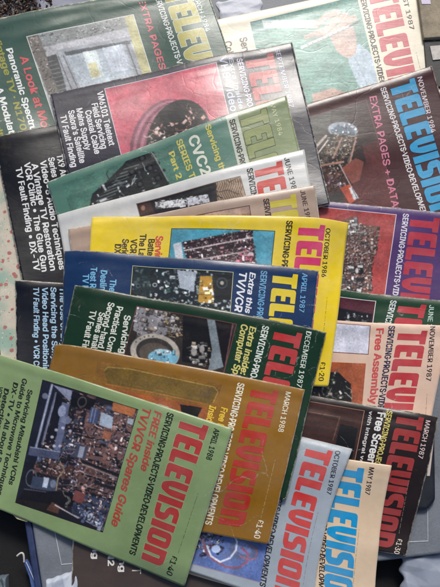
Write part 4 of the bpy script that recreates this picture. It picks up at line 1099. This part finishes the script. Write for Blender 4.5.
m.texts('cover_lines', [('VCR Clinic', (80, 372), None, 5.6)], (142, 96, 22), .034)

# April 1988, light green, on top
m = Magazine((232.5, 428.5), (-9, 352), (184.5, 586.5), (-42, 492), col=(130, 153, 102), label='light green magazine dated April 1988 with red title, on top of the pile', seed=21, lift=((.0, 1.0, .25, .003), (.5, 1.0, .2, .002)), gloss=.33, wear=.55, T=.0038)
m.masthead((172, 50, 46), .193, .085, v0=.035, v1=.94, outline=(150, 168, 120), ub2=.196, uc2=.105)
m.tagline((26, 34, 24), .247, v0=.03, v1=.94, cap=6)
m.texts('date', [('APRIL 1988', (214.5, 428), (206, 459), 5)], (30, 38, 28), .034)
m.texts('price', [('£1·40', (172, 555), (166.2, 574), 5.8)], (30, 38, 28), .026)
m.micro((198, 493), (178, 553), (50, 60, 44))
m.texts('headline', [('FREE inside', (155, 410.5), (140.5, 470), 6.6), ('TV/VCR Spares Guide', (143.5, 407), (111, 525), 7.6)], (176, 62, 46), .040, shear=.12)
m.texts('cover_lines', [('Servicing Mitsubishi VCRs', (28, 389), (8.5, 484), 5), ('Guide to Microwave Techniques', (22.5, 378), (-3, 494), 5), ('DX-TV • All about Beam', (13.5, 382), (-8, 478), 5), ('Detection Circuits', (4.5, 388), (-12, 466), 5), ('VCR Clinic', (-1.5, 386), None, 5)], (30, 38, 28), .040)
def p(c):
    D = [(42, 380), (140, 410), (104, 534), (15, 504)]
    c.poly(D, (34, 30, 38)); 
    c.poly([(88, 404), (138, 412), (126, 468), (78, 456)], (112, 82, 78)); c.poly([(78, 458), (126, 470), (118, 500), (70, 488)], (92, 66, 62)); c.poly([(70, 490), (116, 502), (104, 532), (72, 514)], (58, 66, 92)); c.poly([(58, 428), (80, 434), (76, 458), (52, 452)], (60, 64, 86)); c.poly([(36, 456), (74, 466), (70, 480), (34, 472)], (86, 60, 56))
    for (x0, y0, x1, y1) in ((96, 424, 132, 434), (92, 438, 128, 448), (86, 452, 124, 462), (82, 474, 120, 485), (76, 484, 114, 496), (76, 434, 90, 438)):
        c.line(x0, y0, x1, y1, 1.6, (30, 26, 30)); c.line(x0, y0-1.2, x1, y1-1.2, .6, (150, 130, 130))
    for (x, y) in ((104, 444), (113, 447), (96, 454), (106, 458), (116, 462), (88, 478), (98, 481), (110, 486), (120, 424), (128, 440)):
        c.rect(x, y, 6, 3.6, 17, (24, 22, 26)); c.rect(x-.4, y-.7, 4.6, .7, 17, (120, 116, 124))
    c.parts([(62, 395), (139, 410), (104, 534), (30, 470)], 40, [(60, 40, 40), (110, 70, 62), (50, 54, 76), (30, 26, 30), (126, 84, 74)], 4, 9, 17, 2, 4)
    c.parts([(62, 395), (139, 410), (104, 534), (30, 470)], 2300, [(30, 26, 30), (70, 54, 54), (120, 88, 84), (160, 124, 116), (196, 176, 176), (60, 66, 90), (110, 118, 150), (24, 22, 28), (130, 78, 66), (90, 66, 62), (20, 18, 22)], .4, 1.4, 17, 3, 5, wires=170)
    # frame rails at left
    c.poly([(43, 381), (58, 386), (36, 462), (16, 500)], (28, 30, 44))
    c.line(52, 385, 36, 447, 2.6, (126, 132, 156)); c.line(52, 385, 36, 447, .7, (186, 190, 206)); c.line(56, 393, 42, 444, 2.0, (100, 106, 130)); c.line(56.8, 393, 42.8, 444, .6, (160, 164, 184))
    c.poly([(53, 385), (73, 391), (70, 402), (60, 392)], (130, 136, 160)); c.poly([(57, 392), (66, 402), (55, 440), (46, 442)], (22, 22, 30))
    c.poly([(30, 447), (60, 452), (59, 460), (28, 455)], (76, 82, 108)); c.line(30, 447, 60, 452, .9, (150, 156, 178))
    c.poly([(62, 402), (70, 404), (60, 452), (54, 450)], (96, 104, 134)); c.ell(62, 411, 4, 6, 15, (150, 158, 186)); c.ell(66, 420, 5, 4, 15, (120, 128, 156)); c.ell(45, 396, 3, 3, 0, (110, 116, 140))
    for (a, b) in ((56, 430), (63, 428), (52, 437), (70, 431), (54, 446), (60, 446)): c.ell(a, b, 1.7, 1.5, 0, (184, 180, 196))
    c.poly([(72, 391), (96, 400), (92, 410), (70, 406)], (20, 18, 22)); c.ell(82, 402, 4, 5, 20, (90, 84, 84), ring=1)
    c.poly([(101, 412), (113, 417), (112, 429), (99, 425)], (168, 182, 200)); c.poly([(91, 407), (100, 410), (97, 424), (88, 422)], (70, 82, 116)); c.line(93, 408, 90, 422, .7, (150, 156, 186)); c.line(96, 409, 93, 423, .7, (150, 156, 186))
    c.poly([(113, 402), (136, 409), (133, 417), (112, 410)], (176, 106, 62)); c.poly([(128, 418), (134, 420), (132, 425), (127, 423)], (170, 180, 190))
    c.poly([(104, 430), (112, 433), (110, 441), (102, 438)], (166, 104, 78)); c.poly([(77, 444), (88, 447), (85, 460), (74, 457)], (70, 72, 88)); c.poly([(80, 446), (85, 447), (82, 458), (77, 457)], (150, 154, 170))
    c.line(82, 461, 120, 476, 2.6, (30, 28, 34)); c.line(82, 464, 117, 478, 1, (160, 140, 136)); c.line(96, 483, 118, 490, 3, (36, 34, 38))
    c.poly([(26, 462), (34, 462), (30, 496), (18, 498)], (26, 26, 34)); c.ell(31, 478, 5, 8, 10, (90, 96, 110), ring=.9)
    c.poly([(33, 476), (58, 480), (54, 492), (30, 488)], (58, 68, 88)); c.poly([(44, 477), (49, 478), (47, 488), (42, 487)], (176, 184, 200)); c.ell(53, 484, 3, 4, 0, (110, 120, 140))
    c.poly([(24, 490), (72, 492), (76, 506), (52, 508), (18, 500)], (22, 18, 22)); c.line(24, 489, 46, 492, .7, (100, 96, 110)); c.poly([(17, 499), (60, 506), (55, 518), (15, 504)], (34, 28, 24)); c.poly([(52, 502), (60, 506), (58, 514), (46, 510)], (86, 56, 44))
    c.line(55, 505, 78, 518, 1.3, (190, 180, 176)); c.line(72, 514, 100, 528, 1.0, (150, 156, 176)); c.line(78, 510, 104, 522, .8, (110, 116, 140)); c.path([(60, 462), (64, 470), (58, 478), (56, 490)], 1.4, (150, 130, 106))
    c.poly([(75, 490), (86, 494), (82, 504), (72, 500)], (120, 66, 62)); c.parts([(74, 504), (104, 512), (100, 530), (76, 516)], 90, [(50, 60, 90), (90, 100, 136), (140, 146, 170), (26, 30, 46)], .8, 3, 20)
m.picture([(42.7, 380), (138, 409.5), (102.5, 532), (15.5, 502.5)], (34, 30, 36), p, (40, 44, 36), bw=.0005)
